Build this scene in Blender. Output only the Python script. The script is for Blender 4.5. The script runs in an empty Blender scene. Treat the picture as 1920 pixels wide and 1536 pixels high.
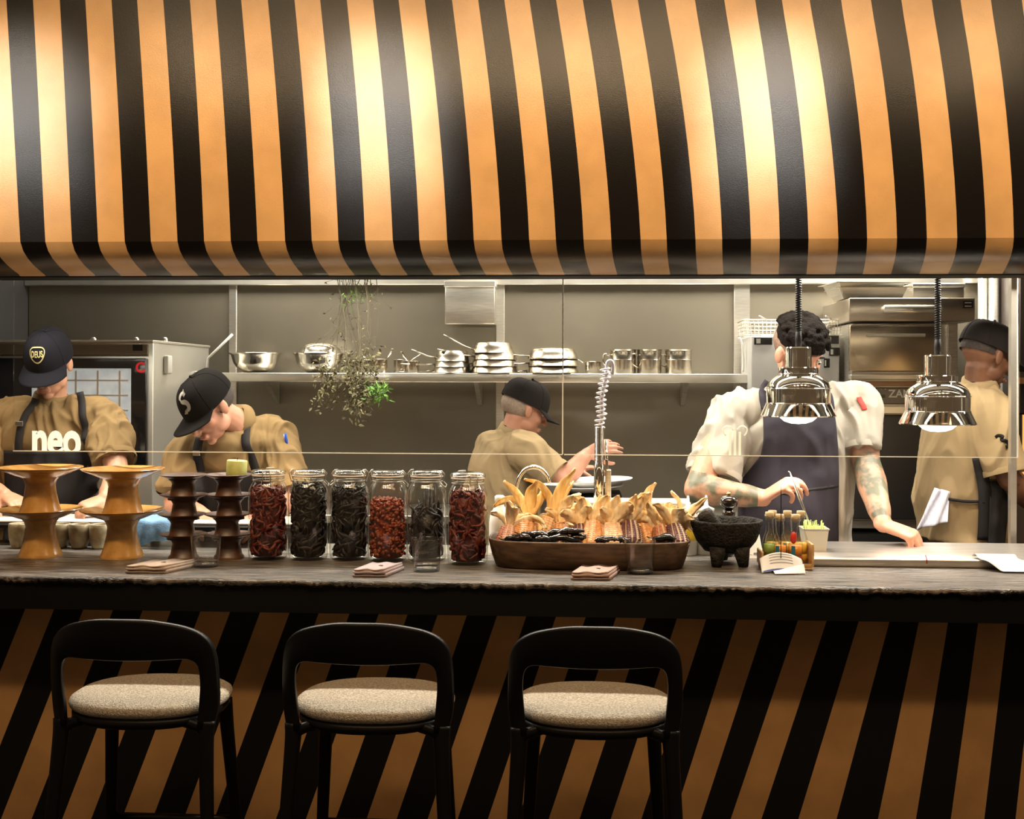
import bpy, bmesh, math, random
from mathutils import Vector, Matrix, noise
from mathutils.bvhtree import BVHTree
random.seed(7)
V = Vector
PI = math.pi
scene = bpy.context.scene
COL = scene.collection

# ------------------------------------------------------------------ camera
F, PX, PY = 2200.0, 960.0, 715.0          # focal length in pixels, principal point (1920 x 1536)
YAW, ROLL = 0.06, 0.003
CAM = V((0.0, -3.6, 1.57))
FWD = V((-math.sin(YAW), math.cos(YAW), 0))
RGT0 = V((math.cos(YAW), math.sin(YAW), 0))
RGT = (RGT0 * math.cos(ROLL) + V((0, 0, 1)) * math.sin(ROLL))
UPV = RGT.cross(FWD)
cam = bpy.data.cameras.new('camera')
cam.sensor_width = 36.0
cam.lens = F / 1920 * 36
cam.shift_y = -(768 - PY) / 1920
cam.clip_start = 0.05
cam_o = bpy.data.objects.new('camera', cam)
COL.objects.link(cam_o)
cam_o.matrix_world = Matrix(((RGT.x, UPV.x, -FWD.x, CAM.x), (RGT.y, UPV.y, -FWD.y, CAM.y), (RGT.z, UPV.z, -FWD.z, CAM.z), (0, 0, 0, 1)))
scene.camera = cam_o


def at(px, py, Y):
    """World point on the plane y = Y that the photograph shows at pixel px, py."""
    d = FWD + RGT * ((px - PX) / F) - UPV * ((py - PY) / F)
    return CAM + d * ((Y - CAM.y) / d.y)


def on(px, py, z):
    """World point on the level plane z that the photograph shows at pixel px, py."""
    d = FWD + RGT * ((px - PX) / F) - UPV * ((py - PY) / F)
    return CAM + d * ((z - CAM.z) / d.z)


def ppm(px, Y):
    """pixels per metre at depth plane Y near column px"""
    p = at(px, PY, Y)
    return F / ((p - CAM).dot(FWD))


def proj(p):
    d = V(p) - CAM
    w = d.dot(FWD)
    return PX + F * d.dot(RGT) / w, PY - F * d.dot(UPV) / w


# ------------------------------------------------------------------ world, lights, exposure
world = bpy.data.worlds.new('restaurant_ambient')
scene.world = world
world.use_nodes = True
world.node_tree.nodes['Background'].inputs[0].default_value = (1.0, 0.66, 0.38, 1)
world.node_tree.nodes['Background'].inputs[1].default_value = 0.13
scene.view_settings.view_transform = 'Standard'
scene.view_settings.look = 'None'
scene.view_settings.gamma = 1.0
scene.view_settings.use_curve_mapping = False
scene.view_settings.exposure = 0.0
scene.cycles.transparent_max_bounces = 32


def light(name, kind, loc, energy, col=(1, 1, 1), target=None, **kw):
    l = bpy.data.lights.new(name, kind)
    l.energy = energy
    l.color = col
    for k, v in kw.items():
        setattr(l, k, v)
    o = bpy.data.objects.new(name, l)
    COL.objects.link(o)
    o.location = loc
    if target is not None:
        o.rotation_euler = (V(target) - V(loc)).to_track_quat('-Z', 'Y').to_euler()
    return o


WARM = (1.0, 0.80, 0.58)
NEUT = (1.0, 0.93, 0.80)
# rows of ceiling spots of the dining room that wash the striped canopy
for pxs, e in ((8, 1.0), (700, 1.0), (1425, 1.1)):
    for d, zz, py, w in ((1.3, 2.95, 175, 52), (2.5, 2.95, 270, 105), (4.4, 2.95, 360, 350)):
        tp = at(pxs + 12, py, 0.04)
        k = (3.64 + d) / 3.64
        light('canopy_spot', 'SPOT', (tp.x * k, 0.04 - d, zz), w * e, (1.0, 0.95, 0.88), tuple(tp),
              spot_size=2 * math.atan(0.27 / d), spot_blend=0.95, shadow_soft_size=0.05)
# added soft warm fill from the dining room side, no lamp seen there
light('dining_fill_light', 'AREA', (0.2, -1.6, 3.9), 60, (1.0, 0.70, 0.40), (0.2, -0.1, 1.6), shape='RECTANGLE', size=5.0, size_y=0.9)
# warm wall washers on the dining room ceiling, aimed at the canopy
for k in range(8):
    wx = -2.1 + 0.6 * k
    light('canopy_washer', 'SPOT', (wx, -1.5, 3.3), 82, (1.0, 0.70, 0.40), (wx, 0.04, 2.02), spot_size=math.radians(52), spot_blend=0.85, shadow_soft_size=0.08)
# strip light under the canopy above the pass, and the kitchen ceiling lights
light('pass_strip_light', 'AREA', (-0.1, 0.80, 2.0), 115, NEUT, (-0.1, 0.42, 0.95), shape='RECTANGLE', size=4.6, size_y=0.05)
for kx, e in ((-1.5, 0.9), (0.0, 0.9), (1.35, 1.5)):
    light('kitchen_ceiling_light', 'AREA', (kx, 2.15, 2.55), 44 * e, NEUT, (kx, 2.45, 1.5), shape='RECTANGLE', size=1.1, size_y=0.3)

# ------------------------------------------------------------------ materials
MATS = {}


def mat(name, col, rough=0.5, metal=0.0, spec=0.5, var=0.0, vscale=20.0, bump=0.0, bscale=80.0, stretch=None, emit=None, estr=0.0,
        col2=None, coat=0.0, sheen=0.0, detail=4.0, alpha=1.0, trans=0.0, ramp=(0.35, 0.65)):
    if name in MATS:
        return MATS[name]
    m = bpy.data.materials.new(name)
    m.use_nodes = True
    nt = m.node_tree
    b = nt.nodes['Principled BSDF']
    b.inputs['Base Color'].default_value = (*col, 1)
    b.inputs['Roughness'].default_value = rough
    b.inputs['Metallic'].default_value = metal
    b.inputs['Specular IOR Level'].default_value = spec
    if coat:
        b.inputs['Coat Weight'].default_value = coat
        b.inputs['Coat Roughness'].default_value = 0.15
    if sheen:
        b.inputs['Sheen Weight'].default_value = sheen
    if trans:
        b.inputs['Transmission Weight'].default_value = trans
    if emit:
        b.inputs['Emission Color'].default_value = (*emit, 1)
        b.inputs['Emission Strength'].default_value = estr
    if var or bump or col2:
        tc = nt.nodes.new('ShaderNodeTexCoord')
        mp = nt.nodes.new('ShaderNodeMapping')
        nt.links.new(tc.outputs['Object'], mp.inputs['Vector'])
        if stretch:
            mp.inputs['Scale'].default_value = stretch
        if var or col2:
            n = nt.nodes.new('ShaderNodeTexNoise')
            n.inputs['Scale'].default_value = vscale
            n.inputs['Detail'].default_value = detail
            nt.links.new(mp.outputs[0], n.inputs['Vector'])
            r = nt.nodes.new('ShaderNodeValToRGB')
            r.color_ramp.elements[0].position, r.color_ramp.elements[1].position = ramp
            c2 = col2 if col2 else tuple(min(1, c * (1 + var)) for c in col)
            c1 = col if col2 else tuple(c * (1 - var) for c in col)
            r.color_ramp.elements[0].color = (*c1, 1)
            r.color_ramp.elements[1].color = (*c2, 1)
            nt.links.new(n.outputs['Fac'], r.inputs[0])
            nt.links.new(r.outputs[0], b.inputs['Base Color'])
        if bump:
            n2 = nt.nodes.new('ShaderNodeTexNoise')
            n2.inputs['Scale'].default_value = bscale
            n2.inputs['Detail'].default_value = 3
            nt.links.new(mp.outputs[0], n2.inputs['Vector'])
            bp = nt.nodes.new('ShaderNodeBump')
            bp.inputs['Strength'].default_value = bump
            bp.inputs['Distance'].default_value = 0.01
            nt.links.new(n2.outputs['Fac'], bp.inputs['Height'])
            nt.links.new(bp.outputs[0], b.inputs['Normal'])
    MATS[name] = m
    return m


def glass_mat(name, tint=(1, 1, 1), ior=1.45, rough=0.02, base=0.0):
    """clear thin glass: see-through with a Fresnel reflection"""
    if name in MATS:
        return MATS[name]
    m = bpy.data.materials.new(name)
    m.use_nodes = True
    nt = m.node_tree
    nt.nodes.remove(nt.nodes['Principled BSDF'])
    out = nt.nodes['Material Output']
    t = nt.nodes.new('ShaderNodeBsdfTransparent')
    t.inputs[0].default_value = (*tint, 1)
    g = nt.nodes.new('ShaderNodeBsdfGlossy')
    g.inputs['Roughness'].default_value = rough
    lw = nt.nodes.new('ShaderNodeLayerWeight')
    lw.inputs['Blend'].default_value = 0.5
    pw = nt.nodes.new('ShaderNodeMath')
    pw.operation = 'POWER'
    pw.inputs[1].default_value = 3.5
    nt.links.new(lw.outputs['Facing'], pw.inputs[0])
    f0 = ((ior - 1) / (ior + 1)) ** 2
    ad = nt.nodes.new('ShaderNodeMath')
    ad.operation = 'MULTIPLY_ADD'
    ad.use_clamp = True
    ad.inputs[1].default_value = 0.85
    ad.inputs[2].default_value = base + f0
    nt.links.new(pw.outputs[0], ad.inputs[0])
    mx = nt.nodes.new('ShaderNodeMixShader')
    nt.links.new(ad.outputs[0], mx.inputs[0])
    nt.links.new(t.outputs[0], mx.inputs[1])
    nt.links.new(g.outputs[0], mx.inputs[2])
    nt.links.new(mx.outputs[0], out.inputs['Surface'])
    MATS[name] = m
    return m


def reflection_mat(name, col):
    """white reflection in the glass, modelled as a thin film that passes light"""
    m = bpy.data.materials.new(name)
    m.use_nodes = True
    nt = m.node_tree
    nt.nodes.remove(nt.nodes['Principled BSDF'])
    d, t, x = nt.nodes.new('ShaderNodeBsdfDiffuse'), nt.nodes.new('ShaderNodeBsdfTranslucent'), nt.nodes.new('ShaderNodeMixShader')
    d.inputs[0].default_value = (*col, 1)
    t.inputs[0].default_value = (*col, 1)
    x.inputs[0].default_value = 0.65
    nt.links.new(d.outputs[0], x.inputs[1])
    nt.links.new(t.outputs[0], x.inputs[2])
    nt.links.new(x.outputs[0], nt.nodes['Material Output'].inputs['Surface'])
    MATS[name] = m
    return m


TAN = mat('tan_stripe', (0.60, 0.355, 0.15), 0.32, spec=0.6, var=0.08, vscale=9, bump=0.10, bscale=420)
BLK = mat('black_stripe', (0.005, 0.004, 0.0035), 0.31, spec=0.32, bump=0.10, bscale=420)
TANP = mat('tan_panel_stripe', (0.50, 0.27, 0.105), 0.6, spec=0.25, var=0.12, vscale=6, bump=0.08, bscale=300)
BLKP = mat('black_panel_stripe', (0.006, 0.005, 0.005), 0.6, spec=0.2)
BLACK = mat('black_paint', (0.005, 0.0045, 0.004), 0.55, spec=0.12)
STEEL = mat('brushed_steel', (0.62, 0.59, 0.53), 0.32, 0.95, var=0.12, vscale=14, stretch=(1, 1, 18), bump=0.02, bscale=60)
STEELW = mat('bright_steel', (0.78, 0.75, 0.68), 0.30, 0.9, var=0.06, vscale=10)
STEELD = mat('dark_steel_panel', (0.185, 0.165, 0.128), 0.40, 0.75, var=0.10, vscale=1.6, bump=0.015, bscale=40, detail=7)
CHROME = mat('chrome', (0.66, 0.62, 0.55), 0.06, 1.0)
PANM = mat('pan_steel', (0.50, 0.45, 0.37), 0.24, 1.0, var=0.15, vscale=40)
WHITE = mat('white_plastic', (0.58, 0.56, 0.52), 0.4)
PAPER = mat('white_paper', (0.62, 0.60, 0.58), 0.8, var=0.04, vscale=30)
RUBBER = mat('black_rubber', (0.008, 0.007, 0.007), 0.65, spec=0.15)
GLASS = glass_mat('clear_glass', (0.985, 0.99, 0.985), 1.42, 0.01)
JARG = glass_mat('jar_glass', (0.93, 0.94, 0.92), 1.5, 0.03, 0.04)
EDGEG = mat('glass_edge', (0.78, 0.80, 0.76), 0.25, spec=0.8, emit=None)


# ------------------------------------------------------------------ mesh builder
class MB:
    def __init__(self):
        self.v, self.f, self.m, self.s = [], [], [], []

    def add(self, vs, fs, mi=0, smooth=True):
        o = len(self.v)
        self.v += [V(p) for p in vs]
        self.f += [[i + o for i in f] for f in fs]
        self.m += [mi] * len(fs)
        self.s += [smooth] * len(fs)
        return self

    def box(self, c, s, R=None, bev=0.0, mi=0, seg=1):
        bm = bmesh.new()
        bmesh.ops.create_cube(bm, size=1)
        for q in bm.verts:
            q.co = V((q.co.x * s[0], q.co.y * s[1], q.co.z * s[2]))
        if bev:
            bmesh.ops.bevel(bm, geom=bm.edges[:], offset=min(bev, min(s) * 0.45), segments=seg, affect='EDGES', profile=0.5)
        bm.verts.index_update()
        vs = [(R @ q.co if R else q.co) + V(c) for q in bm.verts]
        fs = [[q.index for q in f.verts] for f in bm.faces]
        bm.free()
        return self.add(vs, fs, mi, seg > 1)

    def box2(self, a, b, bev=0.0, mi=0, seg=1):
        a, b = V(a), V(b)
        return self.box((a + b) / 2, [abs(b[i] - a[i]) for i in range(3)], None, bev, mi, seg)

    def lathe(self, prof, seg=32, c=(0, 0, 0), R=None, mi=0, smooth=True, sx=1.0, sy=1.0):
        """prof: list of (r, z); r == 0 closes to a pole"""
        c = V(c)
        vs, rows = [], []
        for r, z in prof:
            if r <= 1e-6:
                rows.append([len(vs)])
                vs.append(V((0, 0, z)))
            else:
                rows.append(list(range(len(vs), len(vs) + seg)))
                for k in range(seg):
                    a = 2 * PI * k / seg
                    vs.append(V((r * math.cos(a) * sx, r * math.sin(a) * sy, z)))
        fs = []
        for i in range(len(rows) - 1):
            A, B = rows[i], rows[i + 1]
            for k in range(seg):
                k2 = (k + 1) % seg
                if len(A) == 1 and len(B) == 1:
                    continue
                if len(A) == 1:
                    fs.append([A[0], B[k2], B[k]])
                elif len(B) == 1:
                    fs.append([A[k], A[k2], B[0]])
                else:
                    fs.append([A[k], A[k2], B[k2], B[k]])
        vs = [(R @ p if R else p) + c for p in vs]
        return self.add(vs, fs, mi, smooth)

    def tube(self, pts, rad, seg=10, mi=0, caps=True, side=None, closed=False, smooth=True):
        """rad: number, or list of numbers / (ra, rb) pairs; ra along `side`"""
        pts = [V(p) for p in pts]
        n = len(pts)
        if not isinstance(rad, (list, tuple)):
            rad = [rad] * n
        vs, fs = [], []
        prev = V(side) if side else None
        for i, p in enumerate(pts):
            a = pts[i - 1] if (i > 0 or closed) else pts[i]
            b = pts[(i + 1) % n] if (i < n - 1 or closed) else pts[i]
            t = (b - a).normalized() if (b - a).length > 1e-9 else V((0, 0, 1))
            if prev is None:
                prev = t.orthogonal()
            base = V(side) if side else prev
            s = base - t * base.dot(t)
            s = s.normalized() if s.length > 1e-6 else t.orthogonal().normalized()
            prev = s
            q = t.cross(s)
            r = rad[i]
            ra, rb = r if isinstance(r, (list, tuple)) else (r, r)
            for k in range(seg):
                an = 2 * PI * k / seg
                vs.append(p + s * (ra * math.cos(an)) + q * (rb * math.sin(an)))
        for i in range(n if closed else n - 1):
            j = (i + 1) % n
            for k in range(seg):
                k2 = (k + 1) % seg
                fs.append([i * seg + k, i * seg + k2, j * seg + k2, j * seg + k])
        if caps and not closed:
            fs.append(list(range(seg))[::-1])
            fs.append([(n - 1) * seg + k for k in range(seg)])
        return self.add(vs, fs, mi, smooth)

    def ell(self, c, r, R=None, nu=18, nv=12, mi=0):
        prof = [(math.sin(PI * i / nv), -math.cos(PI * i / nv)) for i in range(nv + 1)]
        prof[0], prof[-1] = (0, -1), (0, 1)
        o = len(self.v)
        self.lathe(prof, nu, mi=mi)
        if not isinstance(r, (list, tuple)):
            r = (r, r, r)
        for i in range(o, len(self.v)):
            p = self.v[i]
            p = V((p.x * r[0], p.y * r[1], p.z * r[2]))
            self.v[i] = (R @ p if R else p) + V(c)
        return self

    def grid(self, fn, nu, nv, mi=0, smooth=True, thick=0.0):
        """fn(u, v) -> point, u and v in 0..1; thick > 0 makes a closed sheet"""
        P = [[V(fn(i / nu, j / nv)) for i in range(nu + 1)] for j in range(nv + 1)]
        W = nu + 1
        vs = [p for r in P for p in r]
        fs = [[j * W + i, j * W + i + 1, (j + 1) * W + i + 1, (j + 1) * W + i] for j in range(nv) for i in range(nu)]
        if thick:
            N = []
            for j in range(nv + 1):
                for i in range(nu + 1):
                    a = P[j][min(i + 1, nu)] - P[j][max(i - 1, 0)]
                    b = P[min(j + 1, nv)][i] - P[max(j - 1, 0)][i]
                    N.append(a.cross(b).normalized())
            o = len(vs)
            vs = vs + [vs[k] - N[k] * thick for k in range(o)]
            fs += [[o + q for q in f][::-1] for f in fs]
            ring = [i for i in range(W)] + [j * W + nu for j in range(1, nv + 1)] + [nv * W + i for i in range(nu - 1, -1, -1)] + [j * W for j in range(nv - 1, 0, -1)]
            for k in range(len(ring)):
                a, b = ring[k], ring[(k + 1) % len(ring)]
                fs.append([b, a, a + o, b + o])
        return self.add(vs, fs, mi, smooth)

    def prism(self, pts, d, mi=0, bev=0.0):
        """closed outline pts (3-D, planar) swept by vector d"""
        n = len(pts)
        d = V(d)
        vs = [V(p) for p in pts] + [V(p) + d for p in pts]
        fs = [list(range(n))[::-1], list(range(n, 2 * n))] + [[k, (k + 1) % n, n + (k + 1) % n, n + k] for k in range(n)]
        return self.add(vs, fs, mi, False)

    def mesh(self, name, mats, org=(0, 0, 0), fix=True):
        me = bpy.data.meshes.new(name)
        org = V(org)
        me.from_pydata([p - org for p in self.v], [], self.f)
        if not isinstance(mats, (list, tuple)):
            mats = [mats]
        for m in mats:
            me.materials.append(m)
        me.polygons.foreach_set('material_index', self.m)
        me.polygons.foreach_set('use_smooth', self.s)
        if fix:
            bm = bmesh.new()
            bm.from_mesh(me)
            bmesh.ops.recalc_face_normals(bm, faces=bm.faces)
            bm.to_mesh(me)
            bm.free()
        me.update()
        return me

    def build(self, name, mats, parent=None, org=(0, 0, 0), loc=None, fix=True, sharp=None):
        me = self.mesh(name, mats, org, fix)
        if sharp:
            me.set_sharp_from_angle(angle=math.radians(sharp))
        o = bpy.data.objects.new(name, me)
        COL.objects.link(o)
        if parent is not None:
            o.parent = parent
        else:
            o.location = loc if loc is not None else org
        return o


def tag(o, label=None, cat=None, group=None, kind=None):
    if label:
        o['label'] = label
    if cat:
        o['category'] = cat
    if group:
        o['group'] = group
    if kind:
        o['kind'] = kind
    return o


def thing(name, loc, label, cat, group=None, rz=0.0):
    o = bpy.data.objects.new(name, None)
    o.empty_display_size = 0.05
    COL.objects.link(o)
    o.location = loc
    o.rotation_euler = (0, 0, rz)
    return tag(o, label, cat, group)


def copy_tree(o, parent=None):
    c = o.copy()
    COL.objects.link(c)
    if parent is not None:
        c.parent = parent
    for ch in list(o.children):
        copy_tree(ch, c)
    return c


def dup(o, loc, label, rz=None, scale=None, rot=None):
    c = copy_tree(o)
    c.location = loc
    c['label'] = label
    if rz is not None:
        c.rotation_euler = (0, 0, rz)
    if rot is not None:
        c.rotation_euler = rot
    if scale is not None:
        c.scale = (scale, scale, scale) if not isinstance(scale, tuple) else scale
    return c


def text_mb(s, size, extr=0.0, align='CENTER', spacing=1.0, bold=0.0):
    """letters as mesh data in the x/y plane"""
    cu = bpy.data.curves.new('lettering', 'FONT')
    cu.body = s
    cu.size = size
    cu.extrude = extr
    cu.offset = bold
    cu.align_x = align
    cu.align_y = 'CENTER'
    cu.space_character = spacing
    cu.resolution_u = 4
    o = bpy.data.objects.new('lettering', cu)
    COL.objects.link(o)
    dg = bpy.context.evaluated_depsgraph_get()
    me = bpy.data.meshes.new_from_object(o.evaluated_get(dg))
    mb = MB()
    mb.add([p.co.copy() for p in me.vertices], [list(f.vertices) for f in me.polygons], 0, False)
    bpy.data.objects.remove(o)
    bpy.data.meshes.remove(me)
    return mb


def rot_to(d, up=(0, 0, 1)):
    """rotation whose local z is d"""
    return V(d).to_track_quat('Z', 'Y').to_matrix()


def crom(pts, n=6):
    pts = [V(p) for p in pts]
    P = [pts[0] * 2 - pts[1]] + pts + [pts[-1] * 2 - pts[-2]]
    out = []
    for i in range(1, len(P) - 2):
        a, b, c, d = P[i - 1], P[i], P[i + 1], P[i + 2]
        for k in range(n):
            t = k / n
            out.append(0.5 * ((2 * b) + (c - a) * t + (2 * a - 5 * b + 4 * c - d) * t * t + (3 * b - a - 3 * c + d) * t ** 3))
    out.append(pts[-1])
    return out


def lerp(a, b, t):
    return a + (b - a) * t


def interp(tab, x):
    if x <= tab[0][0]:
        return tab[0][1]
    for (x0, y0), (x1, y1) in zip(tab, tab[1:]):
        if x <= x1:
            return lerp(y0, y1, (x - x0) / (x1 - x0))
    return tab[-1][1]
# ================================================================== structure
ZC = 0.95                                   # counter top height
# floor
mb = MB().box2((-4.5, -4.5, -0.1), (4.5, 2.75, 0.0))
tag(mb.build('floor', mat('dark_floor', (0.03, 0.024, 0.02), 0.5, var=0.2, vscale=5)), 'dark floor of the dining room and kitchen', kind='structure')

# ---- striped canopy
# stripe borders at three pixel rows of the photograph: (x at row 0, x at row 440)
B440 = [-65, -14, 37, 84, 134, 183, 233, 282, 332, 382, 432, 482, 534, 584, 634, 684, 736, 786, 838, 888, 940, 992, 1042, 1094, 1146, 1201, 1250,
        1304, 1354, 1408, 1462, 1516, 1572, 1626, 1682, 1738, 1795, 1849, 1901, 1957, 2012]
B0 = [-87, -37, 12, 62, 112, 160, 209, 257, 306, 356, 404, 452, 502, 552, 600, 650, 699, 747, 796, 847, 896, 945, 992, 1042, 1092, 1145, 1195,
      1246, 1302, 1357, 1415, 1465, 1517, 1576, 1632, 1689, 1746, 1800, 1857, 1915, 1970]
CURL = [(-80, 56), (60, 47), (400, 38), (736, 29), (992, 20), (1200, 9), (1408, 0), (1626, -9), (1800, -19), (2000, -28)]


def border_px(i, py):
    a, b = B0[i], B440[i]
    if py <= 440:
        t = py / 440
        x = lerp(a, b, t)
        if 0 < py < 440:
            x += 9 * max(0, min(1, b / 1400)) * 4 * t * (1 - t) * 0.95
        return x
    t = min(1.0, (py - 440) / 76)
    return b + interp(CURL, b) * t ** 2.2


# profile: (pixel row at the photograph's centre column, plane Y)
PROF = [(517, 0.46), (517, 0.40), (516, 0.345), (512, 0.262), (505, 0.198), (495, 0.148), (482, 0.111), (467, 0.089), (450, 0.074), (400, 0.060), (340, 0.047), (280, 0.039),
        (220, 0.036), (160, 0.038), (100, 0.043), (40, 0.051), (-20, 0.063), (-90, 0.085), (-170, 0.13), (-250, 0.20)]
prof = []
for py, Y in PROF:
    prof.append((Y, at(960, py, Y).z))
HOOD_Z = prof[0][1]
nb = len(B440)
cols = []
for i in range(nb):
    col = []
    for (Y, z), (py0, _) in zip(prof, PROF):
        X = at(border_px(i, py0), py0, Y).x
        for _ in range(3):
            px, py = proj((X, Y, z))
            X += (border_px(i, py) - px) / ppm(px, Y)
        col.append(V((X, Y, z)))
    cols.append(col)
mb = MB()
SUB = 3
np_ = len(prof)
vs, fs, mi = [], [], []
allc = []
for i in range(nb - 1):
    for k in range(SUB):
        allc.append(([lerp(cols[i][j], cols[i + 1][j], k / SUB) for j in range(np_)], i))
allc.append((cols[-1], nb - 2))
for c, i in allc:
    vs += c
for q in range(len(allc) - 1):
    i = allc[q][1]
    for j in range(np_ - 1):
        fs.append([q * np_ + j, q * np_ + j + 1, (q + 1) * np_ + j + 1, (q + 1) * np_ + j])
        mi.append(i % 2)                     # even: black..tan decided below
mb.v, mb.f, mb.m, mb.s = vs, fs, mi, [True] * len(fs)
can = thing('striped_canopy', (0, 0.3, HOOD_Z), 'glossy black and tan striped canopy bulging out above the open kitchen', 'canopy')
# border index 2 (x = 37) is tan -> black, so stripe 2 is black: even = black
cf = mb.build('canopy_cover', [BLK, TAN], can, (0, 0.3, HOOD_Z), fix=False)
me = cf.data
for e in me.edges:
    a, b = (me.vertices[q].index % np_ for q in e.vertices)
    if a == b == 8 and True:
        e.use_edge_sharp = True
# body behind the cover: soffit, back and dark trim at the lower edge
X0h, X1h = cols[0][0].x + 0.02, cols[-1][0].x - 0.02
mb = MB().box2((X0h, 0.47, HOOD_Z + 0.06), (X1h, 0.74, HOOD_Z + 0.9), 0)
mb.build('canopy_back', mat('canopy_back_steel', (0.45, 0.42, 0.37), 0.4, 0.8), can, (0, 0.3, HOOD_Z))
mb = MB().box2((X0h, 0.345, HOOD_Z - 0.012), (X1h, 0.47, HOOD_Z + 0.004), 0.003)
mb.build('lower_edge_trim', BLACK, can, (0, 0.3, HOOD_Z))

# ---- counter
CX0, CX1 = -2.35, 2.25
ctr = thing('bar_counter', (0, 0.3, 0), 'dark weathered wooden bar counter with a rough front edge and striped base', 'counter')
WOOD = mat('weathered_wood', (0.012, 0.009, 0.007), 0.34, spec=0.5, col2=(0.20, 0.16, 0.125), vscale=7, stretch=(1.0, 16, 6), bump=0.9, bscale=14, detail=8, ramp=(0.42, 0.62))


mb = MB()
NXc = 460
rows = [(0.57, 0.0), (0.40, 0.0), (0.20, 0.0), (0.05, 0.0), (0.012, 0.0), (0.0, -0.005), (0.0, -0.013), (0.006, -0.020), (0.05, -0.021)]
vs, fs = [], []
rr = random.Random(3)
for i in range(NXc + 1):
    X = lerp(CX0, CX1, i / NXc)
    j1 = rr.uniform(-0.0035, 0.0035)
    j2 = rr.uniform(-0.004, 0.004)
    for k, (y, z) in enumerate(rows):
        dy = 0.0
        dz = 0.0
        if 3 < k < 8:
            dy = j1 + 0.004 * noise.noise(V((X * 7, 1, k)))
            dz = j2 * 0.5 if k == 5 else j2
        vs.append(V((X, y + dy, ZC + z + (dz if k > 4 else 0))))
n = len(rows)
for i in range(NXc):
    for k in range(n - 1):
        fs.append([i * n + k, i * n + k + 1, (i + 1) * n + k + 1, (i + 1) * n + k])
mb.add(vs, fs, 0, True)
mb.build('counter_top', WOOD, ctr, (0, 0.3, 0), fix=False)
PNY = 0.20
ptop = at(960, 1146, PNY).z
mb = MB().box2((CX0, 0.014, ZC - 0.105), (CX1, 0.055, ZC - 0.0205))
mb.build('fascia', BLACK, ctr, (0, 0.3, 0))
mb = MB().box2((CX0, 0.055, ZC - 0.06), (CX1, 0.56, ZC - 0.048))
mb.build('counter_underside', BLACK, ctr, (0, 0.3, 0))
# striped front panel, slanted stripes painted on
tops = [45.6, 100, 155, 211, 267, 320, 376, 432, 488.5, 544, 599, 657, 712, 766.5, 823, 878, 935, 990, 1046, 1102, 1159, 1216, 1274, 1329, 1387, 1442,
        1502, 1556, 1616, 1673, 1727, 1781, 1837, 1892, 1947, 2000]
slo = [(45, -.40), (430, -.375), (540, -.365), (990, -.338), (1275, -.33), (1387, -.318), (1442, -.327), (1502, -.338), (1556, -.329), (1616, -.305),
       (1673, -.268), (1727, -.207), (1781, -.163), (1837, -.139), (1892, -.119), (1947, -.11), (2000, -.10)]
left = []
x = 45.6
for k in range(8):
    left.append(x - 55.2 * (k + 1))
tops = left[::-1] + tops
right = [2056, 2110, 2165, 2220]
tops += right
mb = MB()
zb = 0.0
bord = []
for tx in tops:
    p1 = at(tx, 1146, PNY)
    p2 = at(tx + interp(slo, tx) * 390, 1536, PNY)
    p1.z += 0.0
    k = (p1.x - p2.x) / (p1.z - p2.z)
    bord.append((p1.x + k * (ptop - p1.z), p1.x + k * (zb - p1.z)))
for i in range(len(bord) - 1):
    (a, b), (c, d) = bord[i], bord[i + 1]
    m_ = 0 if (i % 2 == 0) else 1
    N = 4
    for q in range(N):
        t0, t1 = q / N, (q + 1) / N
        z0, z1 = lerp(zb, ptop, t0), lerp(zb, ptop, t1)
        mb.add([(lerp(b, a, t0), PNY, z0), (lerp(d, c, t0), PNY, z0), (lerp(d, c, t1), PNY, z1), (lerp(b, a, t1), PNY, z1)], [[0, 1, 2, 3]], m_, False)
xl, xr = bord[0][1] , bord[-1][0]
mb.add([(bord[0][0], PNY, ptop), (bord[-1][0], PNY, ptop), (bord[-1][0], PNY, ZC - 0.06), (bord[0][0], PNY, ZC - 0.06)], [[0, 1, 2, 3]], 1, False)
mb.build('striped_front_panel', [TANP, BLKP], ctr, (0, 0.3, 0), fix=False)
mb = MB().box2((CX0, PNY + 0.004, 0), (CX1, PNY + 0.06, ZC - 0.062))
mb.build('counter_carcass', BLACK, ctr, (0, 0.3, 0))

# ---- kitchen shell
YB = 2.60
KX0, KX1 = -3.0, 2.9
WALLD = STEELD
bk = MB().box2((KX0, YB + 0.01, 0), (KX1, YB + 0.1, 2.66)).build('wall_back', mat('wall_core', (0.05, 0.045, 0.04), 0.6))
tag(bk, 'dark steel panelled back wall of the kitchen', kind='structure')
seams = [KX0] + [at(x, 620, YB).x for x in (436, 938, 1390)] + [KX1]
for i in range(len(seams) - 1):
    MB().box2((seams[i] + 0.004, YB - 0.012, 0.3), (seams[i + 1] - 0.004, YB + 0.01, 2.62), 0.002).build('panel', WALLD, bk)
for xa, xb in ((429, 444), (930, 946), (1376, 1406)):
    a, b = at(xa, 620, YB - 0.03).x, at(xb, 620, YB - 0.03).x
    MB().box2((a, YB - 0.034, 0.3), (b, YB - 0.012, 2.6), 0.003).build('cover_strip', STEEL, bk)
za, zb2 = at(960, 534, YB - 0.05).z, at(960, 520, YB - 0.05).z
MB().box2((KX0, YB - 0.06, za), (KX1, YB - 0.034, zb2 + 0.06), 0.004).build('header_rail', STEELW, bk)
tag(MB().box2((KX0, 0.5, 2.6), (KX1, YB + 0.1, 2.7)).build('ceiling', mat('kitchen_ceiling_paint', (0.55, 0.52, 0.47), 0.8)), 'pale kitchen ceiling', kind='structure')
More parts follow.
